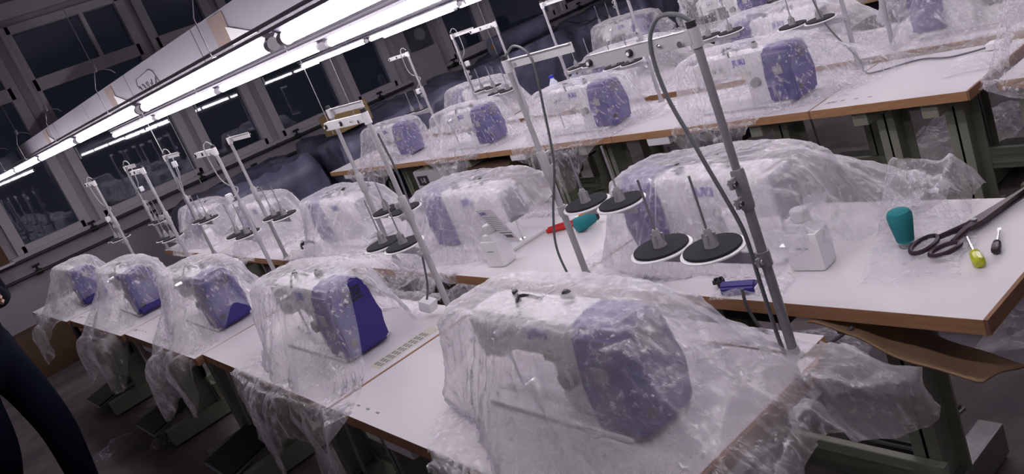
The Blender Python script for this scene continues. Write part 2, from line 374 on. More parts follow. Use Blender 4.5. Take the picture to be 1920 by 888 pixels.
# ------------------------------------------------------------------ tables
def make_table(x0, x1, y0, y1, face, label, group, shift=0., legs=True, pedal=True, endlow=True):
    """face=+1: operator at x0 looking +x; -1: operator at x1."""
    e = empty('sewing_table', ((x0+x1)/2, (y0+y1)/2, 0), shift, label=label, cat='table', group=group)
    gp = .006 if x0 < 1 else .004; hx, hy = (x1-x0)/2, (y1-y0)/2-gp; f = face
    t = MB(); t.box(-hx, hx, -hy, hy, TT-.034, TT, .0015); me = t.mesh('tabletop')
    me.materials.append(M['edge']); me.materials.append(M['laminate'])
    for p in me.polygons: p.material_index = 1 if abs(p.normal.z) > .5 else 0
    link('tabletop', me, None, e)
    MB().box(-hx+.001, hx-.001, -hy-gp*1.9, -hy, TT-.033, TT-.0005).build('edge_band', M['edge2'], e)
    if legs:
        for s in (-1, 1):
            yl = s*(hy-min(.32, hy*.55)); fm = M['galv'] if y0 < 1 and f < 0 and x0 < 1.5 else M['green']
            c = MB()
            c.box(-.06, .06, yl-.004, yl+.004, .10, TT-.09); c.box(-.06, -.052, yl-.035*1, yl+.035, .10, TT-.09); c.box(.052, .06, yl-.035, yl+.035, .10, TT-.09)
            c.build('leg', M['green'], e)
            c = MB(); c.box(-.25, .25, yl-.032, yl+.032, 0.012, .105, .004); c.build('foot_rail', fm, e)
            for sx in (-1, 1): MB().cyl((sx*.2, yl, 0), (sx*.2, yl, .014), .018, n=10).build('foot_pad', M['dark'], e)
            c = MB(); c.box(-.22, .22, yl-.03, yl+.03, TT-.10, TT-.036, .004); c.build('top_bracket', M['green'], e)
        ly = hy-min(.32, hy*.55); c = MB(); c.box(.075*f-.012, .075*f+.012, -ly-.05, ly+.05, .115, .21, .003)
        for s in (-1, 1): c.box(.075*f-.016, .075*f-.012, -ly+.03, ly-.03, .163+s*.02-.003, .163+s*.02+.003)
        c.build('cross_beam', M['green'], e)
        for s in (-1, 1):
            for z in (.14, .185): MB().cyl((.075*f-.012, s*(ly+.02), z), (.075*f-.022, s*(ly+.02), z), .008, n=8).build('bolt', M['chrome'], e)
    if pedal:
        R = Matrix.Rotation(.18*-f, 3, 'Y')
        MB().box(-.17*f-.13, -.17*f+.13, -.17, .17, .12, .128, .002, rot=R).build('treadle', M['dark'], e)
        c = MB()
        for a in ((-.132, .132, -.172, -.164), (-.132, .132, .164, .172), (-.134, -.126, -.172, .172), (.126, .134, -.172, .172)):
            pass
        c.box(-.17*f-.137, -.17*f+.137, -.177, .177, .108, .119, .002, rot=R); c.build('treadle_frame', M['steel'], e)
        c = MB(); c.cyl((-.05*f, .12, .14), (-.02*f, .12, TT-.2), .006, n=8); c.build('pitman_rod', M['steel'], e)
        # knee lifter pad
        c = MB(); kx = -f*(hx-.10)
        c.cyl((kx, -.10, TT-.16), (kx-f*.02, -.10, TT-.16), .052, n=20); c.build('knee_pad', M['dark'], e)
        c = MB(); c.cyl((kx, -.10, TT-.11), (kx+f*.1, -.10, TT-.04), .006, n=8); c.build('knee_rod', M['steel'], e)
        # motor / control box
        c = MB(); c.box(-.06, .10, .02, .24, TT-.20, TT-.04, .012); c.build('control_box', M['dark'], e)
        c = MB(); c.box(-f*(hx-.05)-.04, -f*(hx-.05)+.04, .20, .34, TT-.075, TT-.036, .004); c.build('drawer', M['plastic'], e)
    return e
R1 = 'sewing tables of the nearest row'; R2 = 'sewing tables of the second row'; R3 = 'sewing tables of the third row'; R4 = 'sewing tables of the fourth row'; R5 = 'sewing tables of the farthest row'
pos = ['nearest', 'second', 'third', 'fourth', 'fifth']
# row 1
for (x0, y0, y1, sh), lab in zip([(.625, .95, 2.14, 0), (.625, 2.14, 3.34, 0), (.575, 3.34, 4.45, .03), (.51, 4.45, 5.64, .05), (.43, 5.64, 6.75, .06)],
        ['white topped sewing table at the camera end, under the largest bag', 'white topped sewing table with a printed sticker, second of the front row', 'white topped sewing table in the middle of the front row', 'white topped sewing table second from the window end of the front row', 'white topped sewing table at the window end of the front row']):
    t = make_table(x0, x0+.54, y0, y1, 1, lab, R1, sh)
tag(MB().box(1.172, 1.245, .985, 2.1, TT-.034, TT, .0015).build('rear_board', None), 'narrow white extension board behind the nearest sewing table', 'board')
o = bpy.data.objects['rear_board']; o.data.materials.append(M['edge']); o.data.materials.append(M['laminate'])
for p in o.data.polygons: p.material_index = 1 if abs(p.normal.z) > .5 else 0
MB().box(1.172, 1.24, 1.2, 1.24, TT-.1, TT-.034).build('bracket', M['green'], o); MB().box(1.172, 1.24, 1.8, 1.84, TT-.1, TT-.034).build('bracket', M['green'], o)
for (y0, y1), lab in zip([(.72, 1.90), (1.90, 3.06), (3.06, 4.20), (4.20, 5.34), (5.34, 6.60)],
        ['white topped table carrying the scissors and screwdrivers', 'white topped table carrying the red and teal tools, second row', 'white topped table with the dark clamp, middle of the second row', 'white topped table next to last in the second row', 'white topped table at the window end of the second row']):
    make_table(1.352, 1.885, y0, y1, -1, lab, R2, 0 if y0 > 1 else -.0)
for (y0, y1), lab in zip([(1.34, 1.935), (1.935, 3.05), (3.05, 4.14), (4.14, 5.30), (5.30, 6.4)],
        ['short white topped table with the loose plug and papers', 'white topped table under the bagged machine with the deep purple cover', 'white topped table of the third row in front of the water bottles', 'white topped table of the third row, second from its window end', 'white topped table at the window end of the third row']):
    make_table(2.735, 3.28, y0, y1, 1, lab, R3, 0, pedal=.8 < y1-y0 < 1.155)
for (y0, y1), lab in zip([(1.36, 1.935), (1.935, 3.06), (3.06, 4.02), (4.85, 6.1)],
        ['white topped table of the fourth row nearest the camera', 'white topped table of the fourth row behind the thread stand of the third', 'white topped table of the fourth row at the dark gap', 'white topped table of the fourth row beyond the dark gap']):
    make_table(3.40, 3.94, y0, y1, -1, lab, R4)
for (y0, y1), lab in zip([(2.2, 3.35), (3.35, 4.5), (4.5, 5.65)], ['wooden edged table of the farthest row nearest the camera', 'wooden edged table in the middle of the farthest row', 'wooden edged table at the window end of the farthest row']):
    make_table(4.83, 5.37, y0, y1, 1, lab, R5)
ot = make_table(2.80, 3.385, .0, 1.28, 1, 'table holding the overlock machine wrapped in clear film', R3)
for z0, z1 in ((.43, .54), (.24, .35)):
    b = MB(); b.box(-.17, -.13, -.60, .625, z0, z1, .004)
    for k in (.3, .65): b.box(-.174, -.17, -.55, .58, z0+(z1-z0)*k-.004, z0+(z1-z0)*k+.004)
    b.build('side_beam', M['green'], ot)
MB().box(-.175, -.105, .60, .634, .0, .715, .004).build('leg', M['green'], ot)
# joint strips, prints and sticker on row one
t1 = [o for o in bpy.data.objects if o.name.startswith('sewing_table') and o.parent is None]
def print_marks(tbl, lx, ly):
    text('printed_logo', 'JUKI', .022, M['greyprint'], tbl, (lx, ly, TT+.0006), (0, 0, -math.pi/2), .0002)
    for k in range(3): MB().box(lx+.005, lx+.011, ly-.05-.055*k, ly-.035-.055*k, TT, TT+.0008).build('hole_mark', M['greyprint'], tbl)
print_marks(t1[0], -.235, .535); print_marks(t1[2], -.225, .50); print_marks(t1[3], -.22, .5); print_marks(t1[10], -.2, .24)
s = empty('instruction_sticker', (.93, 2.205, TT), 0, label='cream printed sticker lying beside the brown joint of the front row', cat='sticker')
MB().box(-.115, .115, -.03, .03, 0, .0012).build('sheet', M['sticker'], s)
for r_ in range(3):
    for c_ in range(9): MB().box(-.105+c_*.021, -.09+c_*.021, -.022+r_*.016, -.012+r_*.016, .0012, .0016).build('print_block', M['greyprint'], s)

# ------------------------------------------------------------------ sewing machines (long axis y, pulley/cover end at -y, operator at -x)
def machine_proto():
    e = empty('sewing_machine', cat='sewing machine')
    MB().box(-.089, .089, -.235, .235, .0005, .012, .003).build('bed', M['cream'], e, smooth=True)
    b = MB(); b.box(-.055, .055, -.145, -.02, .004, .235, .022); b.box(-.052, .052, -.10, .225, .135, .235, .024); b.box(-.058, .058, .15, .238, .11, .225, .02)
    b.build('arm', M['cream'], e, smooth=True)
    MB().box(-.045, .045, .236, .246, .10, .215, .004).build('face_plate', M['steel'], e)
    c = MB(); c.prism([(-.082, .008), (.07, .008), (.075, .10), (.068, .20), (.045, .238), (-.03, .245), (-.066, .225), (-.085, .12)], -.275, -.135, 'y')
    bmesh.ops.bevel(c.b, geom=c.b.edges[:], offset=.012, segments=3, affect='EDGES'); c.build('motor_cover', M['purple'], e, smooth=True)
    MB().cyl((-.05, -.275, .055), (-.05, -.279, .055), .012, n=16).build('oil_port', M['dark'], e, smooth=True)
    for k in range(4): MB().box(-.02, .04, -.2775, -.2745, .17+k*.012, .175+k*.012).build('vent_slot', M['dark'], e)
    lb = MB(); lb.box(-.0885, -.0855, -.235, -.195, .13, .165, .0); lb.build('rating_plate', M['grey'], e)
    t = MB(); t.cyl((-.055, .10, .19), (-.085, .10, .19), .016, .013, 16); t.cyl((-.085, .10, .19), (-.095, .10, .19), .006, n=10); t.build('tension_knob', M['chrome'], e, smooth=True)
    t = MB(); t.cyl((-.055, -.08, .105), (-.078, -.08, .105), .021, .02, 18); t.cyl((-.078, -.08, .105), (-.084, -.08, .105), .006, n=10); t.build('stitch_dial', M['grey'], e, smooth=True)
    MB().box(-.0575, -.0545, -.06, -.01, .135, .155).build('yellow_label', M['sticker'], e)
    MB().tube(smooth_pts([(-.05, .03, .23), (-.02, .05, .262), (.02, .03, .235)], 4), .004, 6).build('winder_arm', M['dark'], e, smooth=True); MB().cyl((0, .09, .235), (0, .09, .262), .007, n=8).build('oil_plug', M['dark'], e); MB().lathe([(.008, .232), (.014, .24), (.014, .252), (.006, .262)], 12, loc=(.02, -.06, 0)).build('bobbin_winder', M['dark'], e, smooth=True)
    MB().cyl((-.01, .195, .01), (-.01, .195, .115), .004, n=8).build('needle_bar', M['chrome'], e)
    MB().box(-.02, .02, .18, .21, .007, .013, .002).build('presser_foot', M['chrome'], e)
    text('logo', 'JUKI', .036, M['blueprint'], e, (-.0555, -.015, .20), (math.pi/2, 0, -math.pi/2), .001)
    text('logo', 'JUKI', .036, M['blueprint'], e, (.0555, .03, .19), (math.pi/2, 0, math.pi/2), .001)
    return e
MP = machine_proto(); MP_used = False
def machine(cx, cy, f, label, group, rz=0):
    global MP_used
    o = copy_tree(MP) if MP_used else MP; MP_used = True
    o.location = (cx, cy, TT); o.rotation_euler = (0, 0, (0 if f > 0 else math.pi)+rz); o['label'] = label; o['group'] = group
    return o

# ------------------------------------------------------------------ film bags
def bag(label, cx, cy, f=1, hx=.110, hy=.315, h=.262, rect=None, L=.52, nn=5., seed=0, lobes=(), rz=0, m='film', group='clear film bags over the machines', flare=.22, NT=176, NV=76, amp=1.0, zt=TT, droop=86, name='film_bag', cat='film', lifts=(), lean=0.):
    rng = np.random.RandomState(seed); so = rng.rand(3)*40
    x0, x1, y0, y1 = rect
    th = np.linspace(0, 2*np.pi, NT, endpoint=False); P = np.zeros((NT, NV, 3)); DROP = np.zeros((NT, NV)); SIDE = np.zeros((NT, NV)); FLAT = np.zeros((NT, NV))
    nz = lambda t, k, o: vnoise(np.array([np.cos(t)*k+o+so[0], np.sin(t)*k+o+so[1], so[2]]))
    for i, t in enumerate(th):
        c, s = math.cos(t), math.sin(t); n = nn
        rb = (abs(c/hx)**n+abs(s/hy)**n)**(-1/n)
        hh = h*(1+.05*(nz(t, 1.2, 3)-.5))
        a = flare*(.35+1.5*float(nz(t, 2.2, 9)))+.06; Lt = L*(.82+.4*float(nz(t, 1.6, 17)))
        tc = None
        for lb in lobes:
            a0, wd, ex = lb[:3]; fl = lb[3] if len(lb) > 3 else (.30 if ex > 0 else 0)
            dd = (t-math.radians(a0)+math.pi) % (2*math.pi)-math.pi; Lt += ex*math.exp(-(dd/wd)**2); a += fl*math.exp(-(dd/(wd*1.2))**2)
        a = min(a, 1.25)
        lift = 0.
        for (a0, wd, lz) in lifts:
            dd = (t-math.radians(a0)+math.pi) % (2*math.pi)-math.pi; lift += lz*math.exp(-(dd/wd)**2)
        Lt = max(Lt, .12)
        r = 0.; z = zt+hh; pts = [(0, z, 0, 0, 0)]; ds = .012; acc = 0; drop = 0; head = 0.; flatd = 0
        while acc < Lt+ds:
            acc += ds; x, y = cx+r*c, cy+r*s
            ins = (x0 < x < x1) and (y0 < y < y1); base = zt if ins else -9
            if r < rb:
                q = r/rb; k = q**8*1.0; z -= ds*k*.6; r += ds*(1-.4*k); side = 0
            elif z > base+.006+lift and not drop:
                r += ds*math.sin(a); z -= ds*math.cos(a); side = 1
                if z < zt and not ins: drop = ds
            elif ins and not drop:
                r += ds*.97; z = max(z, base+.003); flatd += ds; side = 0
            else:
                drop += ds; head = min(math.radians(droop), head+ds*16); r += ds*math.cos(head)*.9; z -= ds*math.sin(head); side = 1
            z = max(z, .01); pts.append((r, z, drop, side, flatd))
        pts = np.array(pts); u = np.linspace(0, 1, NV)*Lt/ds; k = np.minimum(u.astype(int), len(pts)-2); fr = (u-k)[:, None]
        q = pts[k]*(1-fr)+pts[k+1]*fr
        P[i, :, 0] = cx+q[:, 0]*c; P[i, :, 1] = cy+q[:, 0]*s; P[i, :, 2] = q[:, 1]; DROP[i] = q[:, 2]; SIDE[i] = q[:, 3]; FLAT[i] = q[:, 4]
    # gather hanging lobes to a tail
    for lb in lobes:
        a0, wd, ex = lb[:3]
        if ex <= .05: continue
        A = math.radians(a0); dx, dy = math.cos(A), math.sin(A); tx, ty = -dy, dx
        dd = (th-A+math.pi) % (2*math.pi)-math.pi; wgt = np.exp(-(dd/(wd*1.7))**4)[:, None]
        lat = (P[..., 0]-cx)*tx+(P[..., 1]-cy)*ty; far = np.clip(DROP/.30, 0, 1)*wgt
        P[..., 0] -= tx*lat*far*.62; P[..., 1] -= ty*lat*far*.62
    # pleats and crumples along the normal
    du = np.roll(P, -1, 0)-np.roll(P, 1, 0); dv = np.gradient(P, axis=1); nrm = np.cross(du, dv); ln = np.linalg.norm(nrm, axis=-1, keepdims=True); nrm = nrm/np.maximum(ln, 1e-9)
    outw = P-np.array([cx, cy, zt+.1]); sg = np.sign((nrm*outw).sum(-1, keepdims=True)); sg[sg == 0] = 1; nrm = nrm*sg
    vv = np.linspace(0, 1, NV)[None, :]; T = th[:, None]
    wp = vnoise(np.stack([np.cos(T)*2.2+0*vv+so[0], np.sin(T)*2.2+0*vv, vv*1.3+so[1]+0*T], -1))
    w2 = vnoise(np.stack([np.cos(T)*4+0*vv+so[1], np.sin(T)*4+0*vv+3, vv*2.2+so[0]+0*T], -1))
    f1 = 1-np.abs(np.sin(T*4.5+7*wp))**.55; f2 = 1-np.abs(np.sin(T*10+9*w2))**.6
    sd = np.clip(vv*1.7-.35, 0, 1)
    wgt = .0015+.018*SIDE*sd+.016*np.clip(DROP/.15, 0, 1)+.008*np.clip(FLAT/.08, 0, 1)
    Q = P+so; sc = np.array([1, 1, .35])
    r1 = ridge(Q*8*sc+w2[..., None]*1.2); r2 = ridge(Q*27*np.array([1, 1, .6])+w2[..., None]*2); r3 = ridge(Q*60+3)
    dsp = amp*(wgt*(.9*f1*(.4+wp)+.45*f2)+.0035*np.clip(vv*4, 0, 1)*r2+.0012*r3+.008*SIDE*np.clip(r1, 0, 1)**2)
    P = P+nrm*dsp[..., None]
    flat = np.clip(FLAT/.03, 0, 1)*(DROP == 0)
    P[..., 2] += flat*amp*(.006*np.clip(r1, 0, 1)+.016*np.clip(f2-.25, 0, 1)*wp+.012*np.clip(vnoise(Q*7)-.5, 0, 1))
    ins = (P[..., 0] > x0) & (P[..., 0] < x1) & (P[..., 1] > y0) & (P[..., 1] < y1)
    P[..., 2] = np.where(ins & (DROP == 0), np.maximum(P[..., 2], zt+.0015), P[..., 2]); P[..., 2] = np.maximum(P[..., 2], .005)
    # hanging film stays outside the table edge
    ins2 = ins & (DROP > 0) & (P[..., 2] < zt+.001) 
    P[..., 2] = np.where(ins2 & (DROP < .05), zt+.0015, P[..., 2])
    if rz:
        c, s = math.cos(rz), math.sin(rz); X = P[..., 0]-cx; Y = P[..., 1]-cy; P[..., 0] = cx+c*X-s*Y; P[..., 1] = cy+s*X+c*Y
    org = np.array([cx, cy, zt]); me = grid_mesh(name, P-org, True)
    return link(name, me, M[m], None, True, loc=tuple(org), label=label, cat=cat, group=group)
def crumple(label, cx, cy, sx, sy, z=TT, h=.04, seed=0, rz=0., m='filmthin', name='film_sheet', n=60, group='loose film sheets', cat='film', ctl=None):
    rng = np.random.RandomState(seed); so = rng.rand(3)*40
    u, v = np.meshgrid(np.linspace(-1, 1, n), np.linspace(-1, 1, n), indexing='ij')
    ed = 1+.22*(vnoise(np.stack([u*1.7+so[0], v*1.7+so[1], 0*u+so[2]], -1))-.5)*2
    X = u*sx*ed; Y = v*sy*ed; q = np.stack([X+so[0], Y+so[1], 0*X+so[2]], -1)
    Z = h*np.clip(vnoise(q*6)*.9+.35*ridge(q*11)+.15*ridge(q*27)-.30, 0, 2)*np.clip(1.25-np.maximum(abs(u), abs(v))**3, 0, 1)
    X = X+.02*(vnoise(q*9+4)-.5); Y = Y+.02*(vnoise(q*9+8)-.5)
    c, s = math.cos(rz), math.sin(rz); P = np.stack([c*X-s*Y, s*X+c*Y, Z+.002], -1)
    return link(name, grid_mesh(name, P, False), M[m], None, True, loc=(cx, cy, z), label=label, cat=cat, group=group)

g1, g2, g3, g4, g5 = ['sewing machines of the %s row' % n for n in ('nearest', 'second', 'third', 'fourth', 'farthest')]
# row 1 machines and bags
rect1 = (.622, 1.20, .94, 6.78)
machine(.90, 1.37, 1, 'white and purple sewing machine under the largest foreground bag', g1)
machine(.885, 2.60, 1, 'white sewing machine whose deep purple cover stands bare beside the cream sticker', g1)
machine(.845, 3.76, 1, 'sewing machine in the middle of the front row, purple cover bare below a raised bag', g1)
machine(.775, 4.88, 1, 'sewing machine of the front row fully veiled, second from the window end', g1)
machine(.70, 6.08, 1, 'sewing machine at the window end of the front row', g1)
bag('largest milky film bag in the foreground, flaring past the table end', .90, 1.36, rect=(.622, 1.20, .945, 6.78), L=.56, seed=3, h=.256, flare=.30, NT=300, NV=130,
    lobes=((-55, .30, .22, .5), (-105, .4, .16, .35), (215, .5, .10, .2)), droop=48, amp=1.2, m='film', hy=.31)
bag('milky film bag with a long rounded tail over the table edge, cover bare below', .885, 2.60, rect=rect1, L=.56, seed=8, flare=.34, NT=240, NV=110, lobes=((236, .26, .28, .35), (180, .30, .25, .25), (-88, .20, -.17, -.05), (-60, .2, -.06, 0)), m='filmv', amp=1.1)
bag('milky film bag raised like an arch over the bare purple cover', .845, 3.76, rect=rect1, L=.56, seed=12, flare=.32, NT=210, NV=96, lobes=((226, .24, .24, .35), (185, .22, .16, .3), (-92, .20, -.14, -.05)), m='filmv')
bag('milky film bag with a knotted tail, second from the window end of the front row', .775, 4.88, rect=rect1, L=.56, seed=16, flare=.30, lobes=((228, .28, .36, .4), (180, .2, .1, .3)), m='filmv')
bag('milky film bag at the window end of the front row, hanging off the table corner', .70, 6.08, rect=(.43, 1.1, .94, 6.62), L=.50, seed=21, flare=.32, lobes=((200, .4, .25), (120, .4, .2)), m='filmv')
# row 2
rect2 = (1.35, 1.888, .715, 6.62)
machine(1.61, 1.50, -1, 'sewing machine behind the large tray stand, purple cover at its far end', g2)
machine(1.61, 2.63, -1, 'sewing machine behind the white printed paper label', g2)
machine(1.61, 3.79, -1, 'sewing machine in the middle of the second row', g2)
machine(1.61, 4.92, -1, 'sewing machine next to last in the second row', g2)
machine(1.60, 6.02, -1, 'sewing machine at the window end of the second row', g2)
b2 = 'clear film bags over the machines'
bag('long clear film bag with smudged top on the scissors table', 1.61, 1.49, rect=rect2, L=.54, seed=31, flare=.26, NT=260, NV=110, lobes=((-50, .38, .12, .6), (100, .3, .04, .2), (182, .75, -.13, -.12), (250, .3, -.10, -.15)), amp=1.0, hy=.30)
bag('clear film bag behind the white printed label', 1.61, 2.62, rect=rect2, L=.48, seed=35, flare=.30, NT=220, NV=96, lobes=((90, .3, .12), (135, .25, .1), (230, .6, -.08, -.15)))
bag('clear film bag in the middle of the second row beside the dark clamp', 1.61, 3.79, rect=rect2, L=.54, seed=41, flare=.32, lobes=((-80, .3, .08),))
bag('clear film bag next to last in the second row', 1.61, 4.92, rect=rect2, L=.52, seed=44, flare=.32)
bag('clear film bag at the window end of the second row', 1.60, 6.02, rect=rect2, L=.52, seed=47, flare=.30)
bag('film bundle without machine heaped behind the second front stand', 1.20, 2.95, hx=.05, hy=.10, h=.14, rect=(.622, 1.3, .94, 6.7), L=.32, seed=51, flare=.7, group='loose film sheets', lobes=((0, .5, .12),), m='filmthin')
# row 3
rect3 = (2.73, 3.285, .7, 6.45)
for cy, sd, lb, lb2 in ((2.335, 61, 'sewing machine with the deep purple cover and small white sticker, third row', 'clear film bag tight over the deep purple cover of the third row, nearest'),
                        (3.43, 65, 'sewing machine of the third row standing in front of the water bottles', 'clear film bag of the third row in front of the water bottles'),
                        (4.53, 69, 'sewing machine of the third row in front of the overlock heads', 'clear film bag with fringe over the table edge, third row'),
                        (5.56, 73, 'sewing machine at the window end of the third row', 'clear film bag at the window end of the third row')):
    machine(2.96, cy, 1, lb, g3)
    bag(lb2, 2.96, cy, rect=rect3, L=.56, seed=sd, flare=.22, amp=.75, lobes=((-60, .35, .20, .7),) if sd < 62 else ((190, .5, .12), (120, .4, .05)), m='filmclear')
rect4 = (3.395, 3.945, 1.355, 6.2)
for cy, sd, lb, lb2 in ((1.66, 80, 'sewing machine of the fourth row nearest the camera with a blue purple end', 'tall clear film bag at the camera end of the fourth row'),
                        (2.62, 83, 'sewing machine of the fourth row behind the tallest third row bag', 'clear film bag of the fourth row behind the tallest third row bag'),
                        (3.70, 86, 'sewing machine of the fourth row at the dark gap', 'clear film bag of the fourth row draping over the dark gap'),
                        (5.35, 89, 'pale machine head of the fourth row near the window wall', 'clear film bag of the fourth row near the window wall')):
    machine(3.67, cy, -1, lb, g4)
    bag(lb2, 3.67, cy, rect=rect4, L=.50 if sd != 80 else .6, seed=sd, flare=.42, lobes=((-90, .5, .12),), h=.28 if sd != 80 else .34)
rect5 = (4.83, 5.37, 2.2, 5.66)
for cy, sd, lb, lb2 in ((5.05, 92, 'sewing machine at the window end of the farthest row', 'greyish film bag at the window end of the farthest row'),
                        (4.0, 95, 'sewing machine in the middle of the farthest row', 'crumpled film bag in the middle of the farthest row'),
                        (2.9, 98, 'sewing machine at the camera end of the farthest row', 'crumpled film bag at the camera end of the farthest row')):
    machine(5.08, cy, 1, lb, g5)
    bag(lb2, 5.08, cy, rect=rect5, L=.52, seed=sd, flare=.4, h=.27 if sd != 95 else .33, m='filmthin' if sd != 92 else 'film')

# ------------------------------------------------------------------ thread stands
def stand_proto(near=False):
    e = empty('thread_stand', cat='thread stand'); P = M['poledark'] if near else M['pole']
    b = MB(); b.lathe([(.019, 0), (.019, .004), (.013, .010), (.012, .022)], 18); b.build('base_flange', M['pole'], e, smooth=True)
    MB().cyl((0, 0, .004), (0, 0, .40), .0098, n=18).build('lower_pole', P, e, smooth=True)
    MB().cyl((0, 0, .33), (0, 0, .675), .0078, n=18).build('upper_pole', P, e, smooth=True)
    c = MB(); c.lathe([(.0125, .325), (.0135, .33), (.0135, .40), (.011, .405)], 18); c.box(-.030, -.008, -.004, .004, .335, .355, .001); c.box(-.030, -.008, -.004, .004, .375, .395, .001)
    c.build('clamp_collar', P, e, smooth=True)
    for z in (.345, .385): MB().cyl((-.024, -.010, z), (-.024, .008, z), .005, n=8).build('screw', M['chrome'], e)
    MB().cyl((0, 0, .672), (0, 0, .688), .0095, n=14).build('top_cap', M['dark'], e)
    # guide arm: angle bar towards +y
    c = MB(); c.box(-.013, -.011, .0, .265, .648, .674); c.box(-.013, .003, .012, .262, .672, .674); c.lathe([(.0118, .640), (.0118, .676)], 16)
    c.build('guide_arm', M['white'] if not near else M['pole'], e)
    for y in (.255, .145, .07):
        r = .0075 if y != .07 else .004
        t = MB(); t.lathe([(r, 0), (r, .006), (r*.45, .008)], 14, axis=Matrix.Rotation(-math.pi/2, 3, 'Y'), loc=(-.0125, y, .661)); t.build('thread_eyelet', M['dark'] if r > .005 else M['chrome'], e)
        if r > .005: MB().cyl((-.019, y, .661), (-.0216, y, .661), .0038, n=12).build('eyelet_core', M['plastic'], e)
    MB().cyl((-.019, .022, .655), (-.010, .022, .655), .006, n=10).build('screw', M['chrome'], e)
    # tray bracket
    c = MB(); c.lathe([(.0135, .205), (.0135, .235)], 16); c.box(-.003, .003, .010, .30, .208, .232, .001); c.box(-.024, -.010, -.004, .004, .212, .228); c.build('tray_bracket', P if near else M['pole'], e)
    MB().cyl((-.018, -.009, .22), (-.018, .007, .22), .005, n=8).build('screw', M['chrome'], e)
    for y in (.115, .252):
        t = empty('spool_tray', (0, y, .234)); t.parent = e
        MB().lathe([(.064, 0), (.068, .001), (.068, .004), (.064, .005)], 32).build('white_disc', M['plastic'], t, smooth=True)
        MB().lathe([(.060, .005), (.061, .006), (.061, .010), (.060, .011)], 32).build('foam_pad', M['felt'], t, smooth=True)
        c = MB(); c.lathe([(.0155, .010), (.008, .046), (.006, .050)], 14)
        for k in range(4):
            a = k*math.pi/2+.4; c.box(.012*math.cos(a)-.002, .012*math.cos(a)+.002, .012*math.sin(a)-.002, .012*math.sin(a)+.002, .01, .040)
        c.build('cone_holder', M['grey'], t, smooth=True)
        MB().cyl((0, 0, .048), (0, 0, .165), .0026, n=8).build('spindle', M['steel'] if not near else M['galv'], t)
    return e
S_near = stand_proto(True); S0 = stand_proto(); S0_used = False
def stand(x, y, f, label, group, plug=None, rz=0.):
    global S0_used
    o = copy_tree(S0) if S0_used else S0; S0_used = True
    o.location = (x, y, TT); o.rotation_euler = (0, 0, (0 if f > 0 else math.pi)+rz); o['label'] = label; o['group'] = group
    if plug is not None:
        k = plug; fx = 1
        c = MB(); c.tube(smooth_pts([(.0, -.002, .69), (-.012, .02, .71), (-.03, .035, .68), (-.022, .05, .55), (-.01, .02, .50), (.015, -.012, .47), (-.015, -.02, .44), (-.03, .01, .40+k)], 6), .0028, 6); c.build('cable', M['cablew'], o)
        MB().box(-.046, -.016, -.004, .024, .365+k, .402+k, .006).build('plug', M['plastic'], o, smooth=True)
        c = MB(); c.tube(smooth_pts([(-.0, .012, .66), (.004, .03, .55), (.012, .018, .4), (.02, .03, .25)], 6), .0025, 6); c.build('cable', M['cable'], o)
    return o
S_near.location = (1.16, 1.0, TT); S_near['label'] = 'large dark grey thread stand nearest the camera with two black spool trays'; S_near['group'] = 'thread stands of the nearest row'; S_near.rotation_euler = (0, 0, .03)
c = MB(); c.tube(smooth_pts([(.006, 0, .684), (-.004, .02, .705), (-.012, .055, .71), (-.014, .085, .68), (-.014, .095, .63), (-.014, .09, .56), (-.014, .068, .48), (-.016, .05, .42), (-.018, .028, .35), (-.02, .010, .28), (-.018, .012, .18), (-.012, .016, .06), (-.005, .018, .005)], 8), .0042, 10); c.build('cable', M['cable'], S_near, smooth=True)
G1 = 'thread stands of the nearest row'
stand(1.13, 2.23, 1, 'pale thread stand at the joint beyond the cream sticker, front row', G1)
stand(1.18, 3.84, 1, 'pale thread stand of the front row with a coiled cable, third from the camera', G1, .06)
stand(1.12, 4.98, 1, 'pale thread stand of the front row, next to last toward the windows', G1)
stand(1.08, 6.22, 1, 'thin pale thread stand at the window end of the front row with a hanging plug', G1, .02)
G2 = 'thread stands of the second row'
stand(1.40, 1.86, -1, 'pale thread stand at the wooden table joint beside the red pliers', G2)
stand(1.40, 3.03, -1, 'pale thread stand of the second row rising behind the front stand with the plug', G2)
stand(1.38, 4.20, -1, 'pale thread stand in the middle of the second row', G2)
stand(1.36, 5.38, -1, 'pale thread stand of the second row with a wall plug on a short cable', G2, .22)
stand(1.36, 6.5, -1, 'pale thread stand at the window end of the second row', G2, .1)
G3 = 'thread stands of the third row'
stand(3.24, 2.0, 1, 'thread stand of the third row near the camera with a cable to the loose plug', G3)
stand(3.24, 3.14, 1, 'thread stand of the third row rising between the two nearest bagged machines', G3)
stand(3.24, 4.27, 1, 'thread stand of the third row with trays before the overlock heads', G3)
stand(3.24, 5.38, 1, 'thread stand of the third row with a hanging plug near the pier', G3, .0)
G4 = 'thread stands of the fourth row'
stand(3.45, 1.95, -1, 'thread stand of the fourth row standing on the brown joint edge', G4)
stand(3.45, 3.0, -1, 'thread stand of the fourth row with trays seen behind the big guide arm', G4)
stand(3.47, 4.06, -1, 'thread stand of the fourth row at the dark gap', G4)
stand(3.47, 5.1, -1, 'thread stand of the fourth row with a plug before the far windows', G4, .06)
G5 = 'thread stands of the farthest row'
for y, lb in ((5.3, 'thread stand at the window end of the farthest row'), (4.3, 'thread stand in the middle of the farthest row'), (3.4, 'thread stand at the camera end of the farthest row')): stand(5.31, y, 1, lb, G5)
